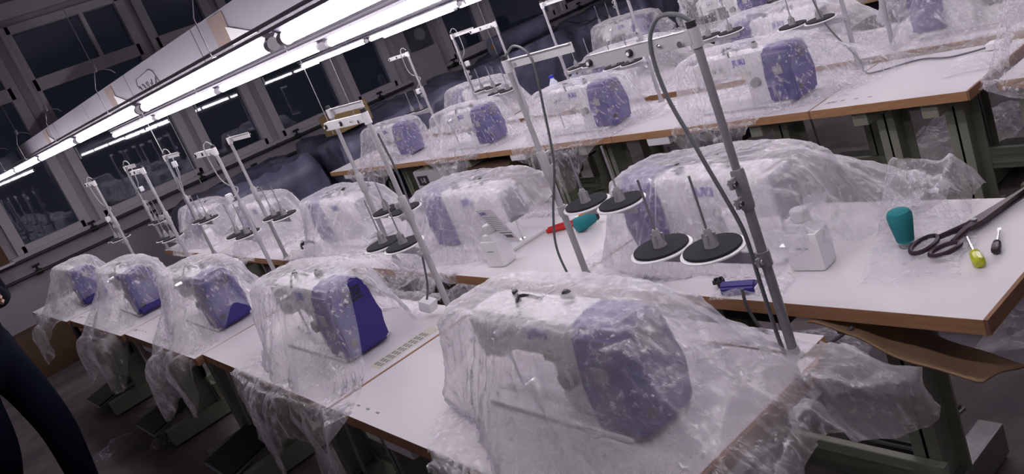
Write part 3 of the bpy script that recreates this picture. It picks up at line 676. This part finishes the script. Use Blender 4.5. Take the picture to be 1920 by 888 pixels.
# cables on the stand by the red pliers and behind it
tag(MB().tube(smooth_pts([(1.40, 1.86, 1.43), (1.40, 1.80, 1.455), (1.392, 1.74, 1.41), (1.388, 1.76, 1.28), (1.385, 1.80, 1.12), (1.385, 1.88, .98), (1.362, 1.90, .87), (1.340, 1.86, .77), (1.332, 1.82, .69), (1.33, 1.70, .58), (1.30, 1.55, .50)], 8), .0036, 8).build('power_cable', M['cable'], smooth=True), 'dark grey cable running down the second row stand and over the wooden edge', 'cable')
tag(MB().tube(smooth_pts([(1.36, 1.72, .70), (1.34, 1.66, .655), (1.34, 1.56, .655), (1.36, 1.50, .70)], 8), .004, 8).build('power_cable', M['cable'], smooth=True), 'short black cable loop hanging below the table edge near the wooden joint', 'cable')
tag(MB().tube(smooth_pts([(1.335, 1.24, .79), (1.333, 1.24, .745), (1.332, 1.22, .69), (1.33, 1.16, .62), (1.30, 1.04, .52)], 8), .004, 8).build('power_cable', M['cable'], smooth=True), 'black cable dropping over the table edge beside the small purple piece', 'cable')
tag(MB().tube(smooth_pts([(1.36, 1.18, .70), (1.34, 1.13, .665), (1.34, 1.06, .665), (1.36, 1.0, .70)], 8), .004, 8).build('power_cable', M['cable'], smooth=True), 'black cable loop hanging under the middle of the near table edge', 'cable')
c = empty('plug_cable', (0, 0, 0), label='grey cable snaking over the third row table to a cream plug', cat='cable')
MB().tube(smooth_pts([(3.22, 2.02, 1.40), (3.20, 2.10, 1.25), (3.20, 2.08, 1.0), (3.22, 1.98, .80), (3.16, 1.93, .756), (3.12, 1.86, .756), (3.20, 1.72, .756), (3.16, 1.58, .757), (3.20, 1.46, .760)], 8), .0035, 8).build('cable', M['cable'], c, smooth=True)
MB().box(3.175, 3.225, 1.40, 1.46, .752, .778, .006).build('plug', M['plastic'], c, smooth=True)
for s in (-1, 1): MB().box(3.20+s*.010-.003, 3.20+s*.010+.003, 1.382, 1.40, .760, .768).build('plug_pin', M['steel'], c)
c = empty('adapter_plug', (1.10, 2.30, .752), .3, label='white cube adapter plug on the film beside the second front stand', cat='plug')
MB().box(-.022, .022, -.024, .024, .02, .058, .008, rot=Matrix.Rotation(.35, 3, 'X')).build('body', M['plastic'], c, smooth=True)
MB().tube(smooth_pts([(.0, -.0, .05), (.01, -.03, .12), (.03, -.06, .30), (.04, -.07, .45), (.03, -.07, .60)], 8), .0035, 8).build('cable', M['cable'], c, smooth=True)

# ------------------------------------------------------------------ things lying on the tables
def oil_bottle(x, y, s, label, rz=0.):
    e = empty('oil_bottle', (x, y, TT), rz, label=label, cat='bottle', group='white oil bottles')
    b = MB(); b.box(-.033*s, .033*s, -.045*s, .045*s, 0, .098*s, .010*s); 
    b.prism([(-.042*s, .092*s), (.042*s, .092*s), (.02*s, .118*s), (-.02*s, .118*s)], -.028*s, .028*s, 'x'); b.cyl((0, 0, .112*s), (0, 0, .128*s), .016*s, n=18)
    b.build('body', M['plastic'], e, smooth=True)
    c = MB(); c.lathe([(.021*s, .122*s), (.021*s, .146*s), (.019*s, .149*s)], 20); 
    for k in range(20):
        a = k*math.pi/10; c.box(.021*s*math.cos(a)-.0008, .021*s*math.cos(a)+.0008, .021*s*math.sin(a)-.0008, .021*s*math.sin(a)+.0008, .124*s, .145*s)
    c.build('cap', M['white'], e, smooth=True)
    b = MB()
    for k in range(7): b.box(-.0336*s, -.033*s, (-.016+k*.0048)*s, (-.0135+k*.0048)*s, (.058-.0008*(k % 2))*s, (.062+.0006*(k % 3))*s)
    b.build('faint_print', M['greyprint'], e, kind='stuff')
oil_bottle(1.53, 1.18, 1.0, 'large white oil bottle beside the big tray stand', .1)
oil_bottle(1.455, 2.36, 1.0, 'white oil bottle in front of the printed paper label', .1)
oil_bottle(1.13, 2.98, 1.0, 'white oil bottle whose cap peeks over the second front bag', .2)
oil_bottle(1.47, 5.72, 1.0, 'small white oil bottle at the far end of the second row', .0)
# teal thread cones
def thread_cone(label, x, y, z, R3):
    e = empty('thread_cone', (x, y, z), label=label, cat='thread cone'); e.rotation_euler = R3
    MB().lathe([(.017, .012), (.019, .016), (.026, .062), (.0275, .078), (.024, .088), (.014, .093)], 26).build('thread', M['teal'], e, smooth=True)
    MB().lathe([(.015, 0), (.017, .004), (.015, .016)], 20).build('cone_core', M['dark'], e, smooth=True)
thread_cone('upright teal thread cone on the scissors table at the film edge', 1.635, 1.005, TT, (0, 0, 0))
thread_cone('teal thread cone lying on its side beside the red pliers', 1.772, 2.176, TT+.028, (math.radians(90), 0, math.radians(-105)))
# pliers / nippers with coloured handles
def snips(label, x, y, rz, mh, ln=.12):
    e = empty('thread_snips', (x, y, TT), rz, label=label, cat='hand tool')
    for s in (-1, 1):
        MB().tube(smooth_pts([(0, 0, .008), (-.03, s*.012, .010), (-.07, s*.016, .010), (-ln, s*.008, .008)], 5), .0085, 8).build('handle', mh, e, smooth=True)
        MB().tube([(0, 0, .008), (.02, s*.005, .008), (.05, s*.001, .007)], .005, 8, rads=[.006, .0055, .002]).build('jaw', M['steel'], e, smooth=True)
    MB().cyl((0, 0, .002), (0, 0, .017), .007, n=12).build('pivot', M['chrome'], e)
snips('red handled pliers at the wooden joint of the second row', 1.755, 2.27, math.radians(-58), M['red'])
snips('orange handled snips behind the teal lying cone', 1.785, 2.305, math.radians(160), M['orange'], .075)
snips('dark green handled pliers between the red pliers and orange snips', 1.735, 2.232, math.radians(205), M['dgreen'], .10)
# scissors
e = empty('tailor_scissors', (1.66, .905, TT+.004), math.radians(-13), label='large black tailor scissors with open oval handles', cat='scissors')
def oval(cx, cy, a, b, rz, r):
    return [(cx+a*math.cos(t)*math.cos(rz)-b*math.sin(t)*math.sin(rz), cy+a*math.cos(t)*math.sin(rz)+b*math.sin(t)*math.cos(rz), .012) for t in np.linspace(0, 2*math.pi, 22)]
MB().tube(oval(-.055, .036, .043, .021, .15, 0), .0055, 8).build('finger_bow', M['scis'], e, smooth=True)
MB().tube(oval(-.062, -.022, .036, .018, -.22, 0), .0055, 8).build('thumb_bow', M['scis'], e, smooth=True)
MB().tube([(-.015, .028, .012), (.03, .012, .012), (.06, .006, .012)], .006, 8, rads=[.006, .008, .007]).build('shank', M['scis'], e, smooth=True)
MB().tube([(-.028, -.015, .012), (.02, -.006, .012), (.06, .0, .012)], .006, 8, rads=[.006, .008, .007]).build('shank', M['scis'], e, smooth=True)
MB().prism([(.03, -.010), (.075, -.014), (.235, -.004), (.24, .002), (.075, .012), (.03, .014)], .006, .017).build('blade', M['scis'], e)
MB().prism([(.045, -.004), (.08, -.010), (.235, -.010), (.235, -.004), (.075, .014)], .001, .0055).build('blade', M['scis'], e)
MB().cyl((.065, 0, .002), (.065, 0, .021), .006, n=12).build('pivot_screw', M['steel'], e)
def driver(label, x, y, rz, mh, ln, hl, hr, z=0):
    e = empty('screwdriver', (x, y, TT+hr+z), rz, label=label, cat='screwdriver')
    b = MB(); R = Matrix.Rotation(math.pi/2, 3, 'Y')
    b.lathe([(hr*.55, -hl), (hr*.95, -hl*.93), (hr, -hl*.8), (hr, -hl*.30), (hr*.7, -hl*.15), (hr*.85, 0)], 10, axis=R); b.build('handle', mh, e)
    MB().cyl((0, 0, 0), (ln, 0, 0), .003, n=10).build('shaft', M['chrome'], e, smooth=True)
    MB().box(ln, ln+.012, -.0035, .0035, -.0008, .0008).build('tip', M['chrome'], e)
driver('screwdriver with a clear yellow green handle crossing under the scissors', 1.585, .833, math.radians(33), M['yellow'], .085, .05, .0125)
driver('small screwdriver with a dark handle beside the yellow one', 1.64, .812, math.radians(18), M['scis'], .06, .04, .0095)
# small loose parts
e = empty('small_post', (1.555, 1.44, TT), label='small white plastic post standing below the big spool trays', cat='post')
MB().lathe([(.011, 0), (.011, .003), (.006, .006), (.006, .03), (.008, .034)], 16).build('post', M['plastic'], e, smooth=True)
MB().cyl((.02, -.008, .003), (.02, -.008, .006), .013, n=20).build('washer', M['dark'], e)
e = empty('purple_cover_piece', (1.385, 1.29, TT+.001), .25, label='small purple plastic cover piece lying in film at the table edge', cat='plastic piece')
b = MB(); b.prism([(-.02, 0), (.02, 0), (.016, .020), (-.006, .034), (-.018, .022)], -.045, .045, 'y'); bmesh.ops.bevel(b.b, geom=b.b.edges[:], offset=.004, segments=2, affect='EDGES'); b.build('body', M['purple'], e, smooth=True)
MB().box(-.024, .02, -.05, -.046, .0, .02).build('rim', M['plastic'], e)
e = empty('knob', (1.40, 1.365, TT), label='small black star knob on the table edge near the purple piece', cat='knob')
b = MB(); b.lathe([(.006, 0), (.007, .012), (.004, .014)], 12)
for k in range(5): b.cyl((.010*math.cos(k*1.257), .010*math.sin(k*1.257), .013), (.010*math.cos(k*1.257), .010*math.sin(k*1.257), .022), .006, n=10)
b.cyl((0, 0, .013), (0, 0, .022), .010, n=14); b.build('knob_head', M['dark'], e)
crumple('small piece of film wrapped round the purple cover piece', 1.40, 1.27, .05, .09, TT, .04, 5, .2, n=36)
# clamp on the film
e = empty('clamp', (1.445, 4.02, TT+.045), .6, label='dark sewing foot clamp lying on the film, second row', cat='clamp')
b = MB(); b.tube(smooth_pts([(-.05, 0, .0), (-.02, .02, .012), (.02, .02, .012), (.04, 0, .0), (.03, -.025, -.01)], 6), .006, 8); b.box(-.01, .02, .0, .03, .004, .02, .003); b.build('body', M['dark'], e, smooth=True)
MB().cyl((.0, .02, .02), (.0, .02, .03), .008, n=12).build('screw', M['chrome'], e)
# printed paper label hanging on the second bag
e = empty('paper_label', (1.462, 2.31, TT+.14), 0, label='white printed paper label with bar code stuck to the second row bag', cat='label')
e.rotation_euler = (0, math.radians(-24), math.radians(4))
b = MB(); b.box(-.001, 0, -.045, .045, -.085, .085); b.build('sheet', M['paper'], e)
text('heading', 'JUKI', .018, M['blueprint'], e, (-.0013, .018, .065), (math.pi/2, 0, -math.pi/2), .0002)
for k in range(8): MB().box(-.0016, -.001, -.036+(k % 3)*.006, .036, .045-k*.0095, .0465-k*.0095).build('printed_line', M['greyprint'], e)
MB().box(-.0016, -.001, -.04, .04, -.036, -.033).build('printed_line', M['blackprint'], e)
for k in range(14): MB().box(-.0016, -.001, -.03+k*.0042, -.0285+k*.0042+(k % 3)*.0006, -.060, -.045).build('bar', M['blackprint'], e)
# water bottles
for x, y, lb in ((3.50, 4.25, 'water bottle with blue label, nearer the window end'), (3.50, 4.03, 'water bottle with blue cap standing beside the thin stand')):
    z0 = TT
    e = empty('water_bottle', (x, y, z0), label=lb, cat='bottle', group='water bottles')
    MB().lathe([(.030, 0), (.032, .01), (.032, .06), (.030, .065), (.032, .07), (.032, .15), (.026, .175), (.014, .195), (.013, .205)], 20).build('body', M['water'], e, smooth=True)
    MB().lathe([(.0328, .08), (.0328, .135)], 24).build('label_band', M['blueprint'], e, smooth=True)
    MB().cyl((0, 0, .203), (0, 0, .222), .0155, n=18).build('cap', M['cap'], e, smooth=True)
tbl = None
# a board that carries the bottles at the dark gap
make_table(3.40, 3.94, 4.08, 4.83, -1, 'narrow white table at the gap carrying the water bottles', R4, pedal=False)
# small parts bag / papers on the third row
crumple('crumpled white paper and film by the loose plug', 3.03, 1.45, .10, .07, TT, .035, 8, .2, m='filmthick', n=40)
for x, y, sx, sy, h, sd, lb, mm in (
    (1.79, 1.03, .10, .10, .17, 11, 'thin film crest rising at the far edge of the scissors table', 'filmthin'),
    (1.66, .98, .20, .10, .018, 12, 'flat film tongue around the teal cone', 'filmthin'),
    (1.47, 4.03, .10, .16, .05, 14, 'puffy film sheet under the dark clamp', 'filmthin'),
    (1.62, 3.05, .18, .14, .08, 15, 'swirled film heap left of the printed label', 'film'),
    (1.60, 4.42, .18, .14, .06, 16, 'film sheet between the far machines of the second row', 'filmthin'),
    (1.60, 5.50, .18, .14, .06, 17, 'film sheet at the far end of the second row', 'filmthin'),
    (3.00, 2.0, .18, .12, .03, 18, 'flat film skirt beside the deep purple cover', 'filmthin'),
    (3.05, 3.0, .16, .10, .03, 19, 'film scrap on the third row table joint', 'filmthin'),
    (3.66, 2.10, .20, .14, .06, 20, 'film heap on the fourth row table behind the loose cable', 'film'),
    (3.66, 4.45, .20, .18, .14, 22, 'film bag heap around the water bottles', 'filmthin'),
    (3.66, 3.15, .18, .12, .06, 23, 'film sheet on the fourth row under the spool trays', 'film'),
    (5.10, 4.55, .2, .14, .08, 24, 'film sheet between the farthest machines', 'filmthin'),
    (5.10, 3.45, .2, .14, .08, 25, 'film sheet on the camera end of the farthest row', 'filmthin')):
    crumple(lb, x, y, sx, sy, TT+.001, h, sd, .3, m=mm, n=56)
# ------------------------------------------------------------------ overlock machine at the frame edge
e = empty('overlock_machine', (3.08, 1.0, TT), .1, label='overlock machine with several metal thread guides inside clear film', cat='sewing machine')
MB().box(-.12, .12, -.16, .13, 0, .10, .015).build('base', M['cream'], e, smooth=True)
MB().box(-.05, .09, -.14, .06, .10, .25, .02).build('arm', M['cream'], e, smooth=True)
MB().box(-.125, -.118, -.10, .08, .02, .09, .002).build('front_plate', M['galv'], e)
for k in range(5):
    b = MB(); b.cyl((-.055, -.10+k*.035, .19), (-.085, -.10+k*.035, .19), .012, n=14); b.cyl((-.085, -.10+k*.035, .19), (-.095, -.10+k*.035, .19), .005, n=8); b.build('tension_knob', M['chrome'], e, smooth=True)
for k in range(4):
    b = MB(); b.cyl((-.02, -.10+k*.05, .25), (-.02, -.10+k*.05, .34), .003, n=6); b.tube([(-.02, -.10+k*.05, .34), (-.03, -.09+k*.05, .345), (-.03, -.08+k*.05, .335)], .002, 6); b.build('thread_guide', M['chrome'], e)
MB().cyl((0, -.165, .13), (0, -.20, .13), .055, n=24).build('handwheel', M['dark'], e, smooth=True)
MB().box(-.11, -.04, .08, .16, .10, .125, .003).build('cloth_plate', M['steel'], e)
bag('tall sparkling film bag around the overlock machine', 3.08, 1.0, hx=.16, hy=.22, h=.38, rect=(2.80, 3.40, .0, 1.28), L=.62, seed=101, flare=.2, lobes=((150, .4, .10, .1), (200, .3, .1, .1)), m='filmthin', NT=220, NV=100, amp=1.5)

# ------------------------------------------------------------------ floor things
for i, (x, y, sx, sy, h, sd, rz) in enumerate(((2.25, 2.5, .40, .30, .10, 31, .3), (2.45, 3.4, .40, .35, .12, 32, 1.0), (2.15, 1.75, .25, .2, .08, 33, .5), (4.35, 2.2, .35, .3, .10, 34, .1), (.30, 5.35, .13, .07, .05, 35, .8), (.55, 5.0, .12, .07, .05, 36, 1.2), (2.6, 1.15, .25, .2, .1, 37, .2), (.55, 2.75, .16, .13, .10, 38, .4), (1.55, .55, .25, .2, .1, 39, .3), (2.9, 2.6, .35, .3, .12, 40, .2), (2.35, 4.5, .4, .35, .12, 41, .7), (2.2, .35, .25, .2, .12, 42, .7))):
    lb = ['torn clear film on the floor of the aisle beyond the scissors table', 'film heap on the aisle floor between second and third rows', 'film scrap on the floor under the scissors table far side', 'film heap on the floor behind the fourth row', 'small glinting film scrap on the floor of the front aisle', 'film scrap beside a table foot in the front aisle', 'film scrap on the floor before the third row frame', 'grey film scrap under the second front table', 'film bunch on the floor below the near table end', 'film heap under the third row tables', 'film heap on the aisle floor near its window end', 'film bunch on the floor at the right frame edge'][i]
    crumple(lb, x, y, sx, sy, .003, h, sd, rz, n=48, group='film scraps on the floor')
# bent cardboard sheet drooping under the near table end
A_ = smooth_pts([(1.345, 1.10, .712), (1.345, 1.02, .700), (1.340, .95, .672), (1.335, .84, .640), (1.33, .74, .632)], 5); n = len(A_); Pc = np.zeros((n, 7, 3))
for i, p in enumerate(A_):
    for k in range(7):
        v = k/6; Pc[i, k] = (p.x+.13*v, p.y-.02*v, min(p.z-.045*v*(i/n)+.004*math.sin(i*.9+k), .713))
cb = link('cardboard_sheet', grid_mesh('cardboard_sheet', Pc-Pc[0, 0], False), M['card'], None, True, loc=tuple(Pc[0, 0]), label='bent brown cardboard sheet hanging under the near end of the second row', cat='cardboard')
md = cb.modifiers.new('s', 'SOLIDIFY'); md.thickness = .004
# cartons by the walls and under the tables
def carton(x, y, sx, sy, sz, m, label, rz=0., z=0, name='cardboard_box'):
    e = empty(name, (x, y, z), rz, label=label, cat='box')
    MB().box(-sx/2, sx/2, -sy/2, sy/2, 0, sz, .004).build('body', m, e)
    for s in (-1, 1): MB().box(s*.003 if s > 0 else -sx/2+.004, sx/2-.004 if s > 0 else -.003, -sy/2+.003, sy/2-.003, sz, sz+.005).build('flap', m, e)
    return e
e = carton(2.98, 4.88, .42, .55, .66, M['carton'], 'white carton with handwritten marks on the floor under the third row', name='carton')
text('marking', '上 多 機 机', .07, M['blackprint'], e, (-.2115, -.02, .42), (math.pi/2, -.15, -math.pi/2), .0004)
MB().box(-.2125, -.2105, .10, .24, .56, .63, .0).build('marking_badge', M['blackprint'], e); text('marking', '1-8', .05, M['carton'], e, (-.213, .17, .595), (math.pi/2, 0, -math.pi/2), .0004)
MB().box(-.2125, -.2105, -.19, -.175, .0, .655).build('strap', M['dark'], e)
carton(3.0, 4.30, .40, .5, .64, M['carddark'], 'dark brown carton on the floor beside the white carton')
carton(.55, 8.45, .75, .5, .38, M['carddark'], 'low dark brown carton on the floor at the wall behind the front row', .1)
carton(1.05, 7.75, .7, .45, .30, M['carddark'], 'dark flat carton on the floor before the wall carton', .25)
carton(.42, WY-.16, .30, .26, .36, M['carddark'], 'dark brown box standing on a wall bracket at the first window', 0, .98)
MB().box(.24, .60, WY-.31, WY, .955, .978).build('trim_4', M['frame'], kind='structure')
# long covered cutting tables along the window wall
def covered(label, x0, x1, y0, y1, z, seed, m='blue'):
    e = empty('cutting_table', ((x0+x1)/2, (y0+y1)/2, 0), label='long cutting table under '+label, cat='table')
    hx, hy = (x1-x0)/2, (y1-y0)/2
    MB().box(-hx, hx, -hy, hy, z-.05, z-.01).build('tabletop', M['galv'], e)
    for a in (-1, 1):
        for b_ in (-1, 1): MB().box(a*(hx-.06)-.03, a*(hx-.06)+.03, b_*(hy-.06)-.03, b_*(hy-.06)+.03, 0, z-.05).build('leg', M['dark'], e)
    nx, ny = 70, 40; u, v = np.meshgrid(np.linspace(-1, 1, nx), np.linspace(-1, 1, ny), indexing='ij')
    X = u*(hx+.22); Y = v*(hy+.22); ov = np.maximum(np.maximum(abs(X)-hx, abs(Y)-hy), 0); q = np.stack([X+seed, Y, 0*X+seed], -1)
    Z = np.where(ov > 0, z-ov*2.2, z+.02+.13*np.clip(vnoise(q*2.2)-.25, 0, 1)*np.clip(2-2*np.maximum(abs(u), abs(v))**4, 0, 1)+.03*ridge(q*5))
    X = np.where(abs(X) > hx, np.sign(X)*(hx+.02+.03*ridge(q*6)*(ov > 0)), X); Y = np.where(abs(Y) > hy, np.sign(Y)*(hy+.02+.03*ridge(q*6)*(ov > 0)), Y)
    link('cloth_cover', grid_mesh('cloth_cover', np.stack([X, Y, Z], -1), False), M[m], None, True, loc=((x0+x1)/2, (y0+y1)/2, 0), label=label, cat='cover', group='sheets over the cutting tables')
covered('dark blue film cover at the corner beyond the first rows', 2.0, 3.15, 7.6, 8.6, .78, 3)
covered('slate blue film cover in the middle of the window wall', 3.35, 5.0, 7.3, 8.4, .82, 9)
covered('violet blue film cover before the wall pier', 5.2, 7.0, 7.2, 8.5, .82, 14, 'blue')
covered('pale blue film cover before the farthest windows', 7.2, 9.6, 6.8, 8.3, .86, 19, 'blue')
carton(3.62, 7.55, .42, .26, .20, M['cardy'], 'tan cardboard box on the slate blue covered table', .1, .90)
# rolls of film
for x, y, z, ln, r, lb in ((7.9, 7.3, 1.06, .9, .13, 'pale blue film roll lying on the far covered table'), (6.1, 7.7, 1.02, .8, .11, 'violet film roll lying on the covered table by the pier')):
    e = empty('film_roll', (x, y, z), label=lb, cat='roll'); b = MB(); b.cyl((-ln/2, 0, 0), (ln/2, 0, 0), r, n=24); b.build('roll', M['blue'], e, smooth=True)
    MB().cyl((-ln/2-.01, 0, 0), (ln/2+.01, 0, 0), r*.3, n=14).build('core', M['card'], e)
# ------------------------------------------------------------------ person at the left edge
def skin_mesh(name, verts, edges, radii, m, parent, root=0, sub=2):
    me = bpy.data.meshes.new(name); me.from_pydata(verts, edges, []); o = bpy.data.objects.new(name, me); COL.objects.link(o); o.parent = parent
    me.materials.append(m); sk = o.modifiers.new('skin', 'SKIN'); sb = o.modifiers.new('sub', 'SUBSURF'); sb.levels = sub; sb.render_levels = sub
    sk.use_smooth_shade = True
    for i, r in enumerate(radii):
        v = me.skin_vertices[0].data[i]; v.radius = (r, r) if not isinstance(r, tuple) else r; v.use_root = (i == root)
    return o
pe = empty('person', (-.03, 4.60, 0), math.radians(-60), label='person in dark jacket and dark jeans walking past the front row', cat='person')
# local axes: +x forward, y to the side
V = [(0, 0, .93), (.0, .0, 1.10), (.02, 0, 1.28), (.02, 0, 1.42), (.03, 0, 1.50), (.05, 0, 1.58), (.06, 0, 1.68), (.06, 0, 1.74),
     (.02, .10, .88), (.14, .09, .50), (.12, .07, .12), (.02, -.10, .88), (-.02, -.11, .50), (-.24, -.11, .16),
     (.02, .19, 1.41), (.0, .22, 1.14), (.20, .10, 1.20), (.02, -.19, 1.41), (-.04, -.25, 1.14), (.10, -.24, .95),
     (.13, .07, .05), (-.25, -.11, .08), (.22, .08, .035), (-.17, -.115, .035)]
E_ = [(0, 1), (1, 2), (2, 3), (3, 4), (4, 5), (5, 6), (6, 7), (0, 8), (8, 9), (9, 10), (0, 11), (11, 12), (12, 13), (3, 14), (14, 15), (15, 16), (3, 17), (17, 18), (18, 19), (10, 20), (13, 21), (20, 22), (21, 23)]
Rr = [(.12, .16), (.11, .15), (.12, .17), (.10, .14), .055, .075, .095, .06, .115, .088, .066, .115, .088, .066, .062, .05, .036, .062, .05, .036, .045, .045, .035, .035]
skin_mesh('body', V, E_, Rr, M['jeans'], pe)
j = skin_mesh('jacket', [(0, 0, .72), (0, 0, 1.02), (.02, 0, 1.28), (.02, 0, 1.42), (.03, 0, 1.49), (.02, .20, 1.41), (0, .25, 1.12), (.18, .12, 1.195), (.02, -.20, 1.41), (-.04, -.27, 1.14), (.10, -.26, .97)], [(0, 1), (1, 2), (2, 3), (3, 4), (3, 5), (5, 6), (6, 7), (3, 8), (8, 9), (9, 10)],
    [(.155, .19), (.145, .185), (.15, .20), (.12, .16), .07, .078, .064, .055, .078, .064, .055], M['jacket'], pe)
hd = MB(); bmesh.ops.create_uvsphere(hd.b, u_segments=20, v_segments=14, radius=.1)
for v in hd.b.verts: v.co = Vector((v.co.x*.98+.065, v.co.y*.78, v.co.z*1.22+1.66)) + Vector((.012 if v.co.x > .08 and abs(v.co.z) < .02 and abs(v.co.y) < .02 else 0, 0, 0))
hd.build('head', M['skin'], pe, smooth=True)
hh = MB(); bmesh.ops.create_uvsphere(hh.b, u_segments=20, v_segments=14, radius=.108)
for v in hh.b.verts: v.co = Vector((v.co.x*1.0+.045, v.co.y*.82, v.co.z*1.15+1.695))
hh.build('hair', M['hair'], pe, smooth=True)
MB().tube([(.155, 0, 1.69), (.172, 0, 1.66), (.16, 0, 1.645)], .01, 8).build('nose', M['skin'], pe, smooth=True)
MB().box(.152, .158, -.02, .02, 1.612, 1.62).build('mouth', M['red'], pe)
for s in (-1, 1):
    MB().box(.148, .155, s*.03-.012, s*.03+.012, 1.675, 1.685).build('eye', M['dark'], pe)
    MB().lathe([(.004, -.006), (.022, 0), (.004, .006)], 12, axis=Matrix.Rotation(math.pi/2, 3, 'X'), loc=(.06, s*.083, 1.66)).build('ear', M['skin'], pe)
    for (hx_, hz, sy) in (((.21, 1.205, .09) if s > 0 else (.12, .92, -.25)),):
        b = MB(); b.box(hx_-.015, hx_+.05, sy-.014, sy+.014, hz-.04, hz+.03, .01)
        b.build('palm', M['skin'], pe, smooth=True)
        for k in range(4): MB().tube([(hx_+.035, sy+(.0), hz+.015-k*.02), (hx_+.07, sy-.004*s, hz+.008-k*.02), (hx_+.088-.004*abs(k-1), sy-.022*s, hz-.004-k*.018)], .008, 8).build('finger', M['skin'], pe, smooth=True)
        MB().tube([(hx_-.0, sy-.01*s, hz+.025), (hx_+.03, sy-.03*s, hz+.04), (hx_+.055, sy-.035*s, hz+.03)], .009, 8).build('thumb', M['skin'], pe, smooth=True)
for (x, y, z, a) in ((.15, .07, 0, 0), (-.21, -.112, .005, 0)):
    b = MB(); b.box(x-.10, x+.16, y-.048, y+.048, z, z+.075, .028); b.box(x-.10, x+.165, y-.05, y+.05, z, z+.022, .006); b.build('shoe', M['shoe'], pe, smooth=True)
